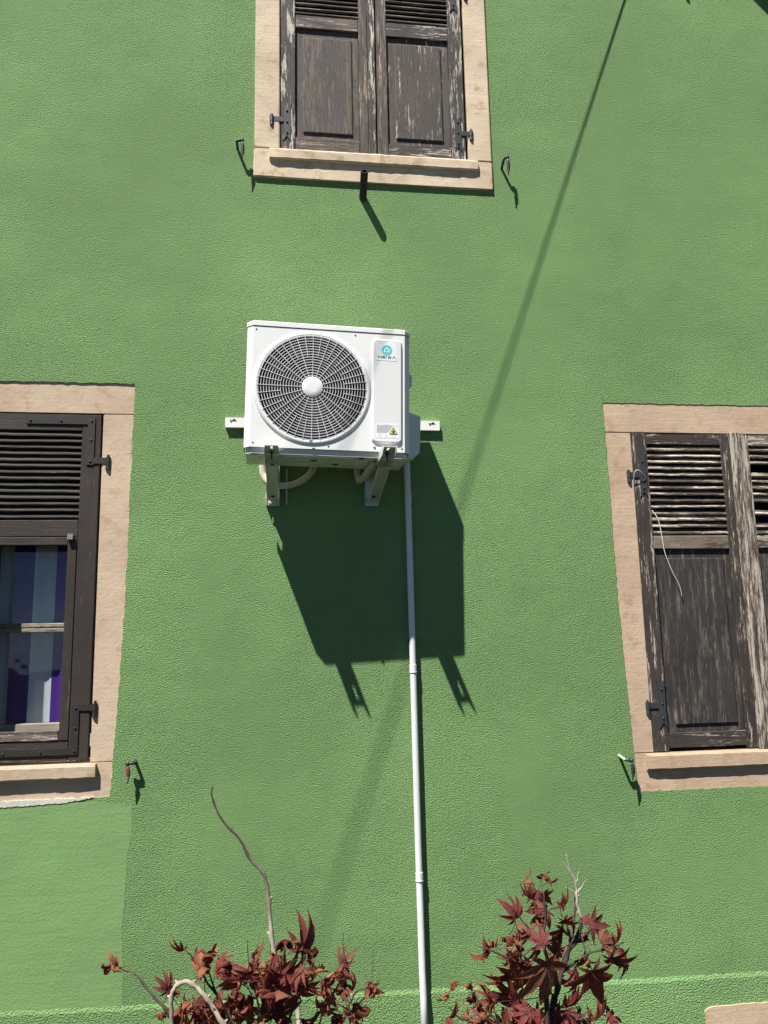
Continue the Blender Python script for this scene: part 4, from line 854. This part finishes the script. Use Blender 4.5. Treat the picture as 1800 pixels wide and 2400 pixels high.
for pts in (((.472, -2.45, 1.322), (.43, -2.45, 1.37), (.37, -2.46, 1.405), (.33, -2.46, 1.42)), ((.486, -2.45, 1.36), (.54, -2.44, 1.385), (.58, -2.44, 1.39), (.61, -2.44, 1.40)), ((.45, -2.47, 1.424), (.42, -2.47, 1.45), (.40, -2.47, 1.48)), ((.501, -2.45, 1.394), (.545, -2.45, 1.43), (.575, -2.45, 1.44))): stem(tall, 'branch', pts, (.002, .0007), M_BARK_D)
add_leaves(tall, LEAVES_TALL, 5)
low = empty('maple_shrub', (-.03, -2.46, 0)); tag(low, 'low withered red maple shrub with curled leaves and bare canes, left of the pipe', 'maple shrub', 'red maple shrubs in front of the wall')
stem(low, 'trunk', [(-.02, -2.44, -.05), (-.025, -2.45, .5), (-.03, -2.46, .95), (-.035, -2.48, 1.20), (-.038, -2.5, 1.342)], (.014, .004), M_BARK_D)
stem(low, 'branch', [(-.038, -2.5, 1.342), (-.03, -2.5, 1.387), (-.016, -2.5, 1.409), (-.001, -2.5, 1.439), (.003, -2.5, 1.459)], (.0024, .0008), M_BARK_D)
stem(low, 'bare_cane', [(-.02, -2.45, 1.0), (.015, -2.40, 1.18), (.027, -2.35, 1.27), (.017, -2.35, 1.329), (-.003, -2.35, 1.363), (-.018, -2.35, 1.398), (-.023, -2.35, 1.445), (-.028, -2.35, 1.493), (-.037, -2.35, 1.529), (-.061, -2.35, 1.554), (-.080, -2.35, 1.590), (-.112, -2.35, 1.624), (-.132, -2.35, 1.666), (-.130, -2.35, 1.686)], (.0060, .0012), M_CANE)
stem(low, 'bent_cane', [(-.03, -2.48, 1.0), (-.05, -2.53, 1.28), (-.075, -2.55, 1.344), (-.092, -2.55, 1.368), (-.113, -2.55, 1.400), (-.132, -2.55, 1.421), (-.147, -2.55, 1.432), (-.164, -2.55, 1.427), (-.170, -2.55, 1.410), (-.169, -2.55, 1.374), (-.167, -2.55, 1.33), (-.16, -2.55, 1.2)], (.0040, .0030), M_BARK_P)
stem(low, 'branch', [(-.03, -2.46, 1.0), (-.12, -2.49, 1.25), (-.172, -2.5, 1.352), (-.184, -2.5, 1.373), (-.213, -2.5, 1.405), (-.234, -2.5, 1.430), (-.264, -2.5, 1.442)], (.004, .0010), M_BARK_G)
for pts in (((-.035, -2.48, 1.20), (-.08, -2.48, 1.32), (-.11, -2.48, 1.39), (-.13, -2.48, 1.44)), ((-.035, -2.48, 1.20), (.03, -2.47, 1.30), (.09, -2.46, 1.37), (.12, -2.46, 1.42)), ((-.036, -2.48, 1.25), (-.04, -2.48, 1.36), (-.06, -2.48, 1.42)), ((-.036, -2.48, 1.22), (.06, -2.48, 1.30), (.13, -2.47, 1.35), (.16, -2.47, 1.38)), ((-.036, -2.48, 1.24), (.02, -2.48, 1.36), (.05, -2.48, 1.42)), ((-.036, -2.48, 1.15), (-.12, -2.50, 1.28), (-.19, -2.50, 1.34))): stem(low, 'branch', pts, (.003, .0008), M_BARK_D)
stem(low, 'branch', [(-.04, -2.48, 1.25), (-.09, -2.47, 1.35), (-.123, -2.47, 1.396), (-.138, -2.47, 1.418), (-.149, -2.47, 1.438), (-.161, -2.47, 1.450)], (.0022, .0007), M_BARK_D)
stem(low, 'branch', [(-.036, -2.48, 1.20), (.06, -2.47, 1.29), (.105, -2.47, 1.343), (.12, -2.47, 1.364), (.131, -2.47, 1.368), (.145, -2.47, 1.367)], (.0022, .0006), M_BARK_D)
LEAVES_LOW.append((-.262, -2.5, 1.442, 150, .030, 2)); LEAVES_LOW.append((-.272, -2.5, 1.440, -160, .028, 2))
add_leaves(low, LEAVES_LOW, 8)
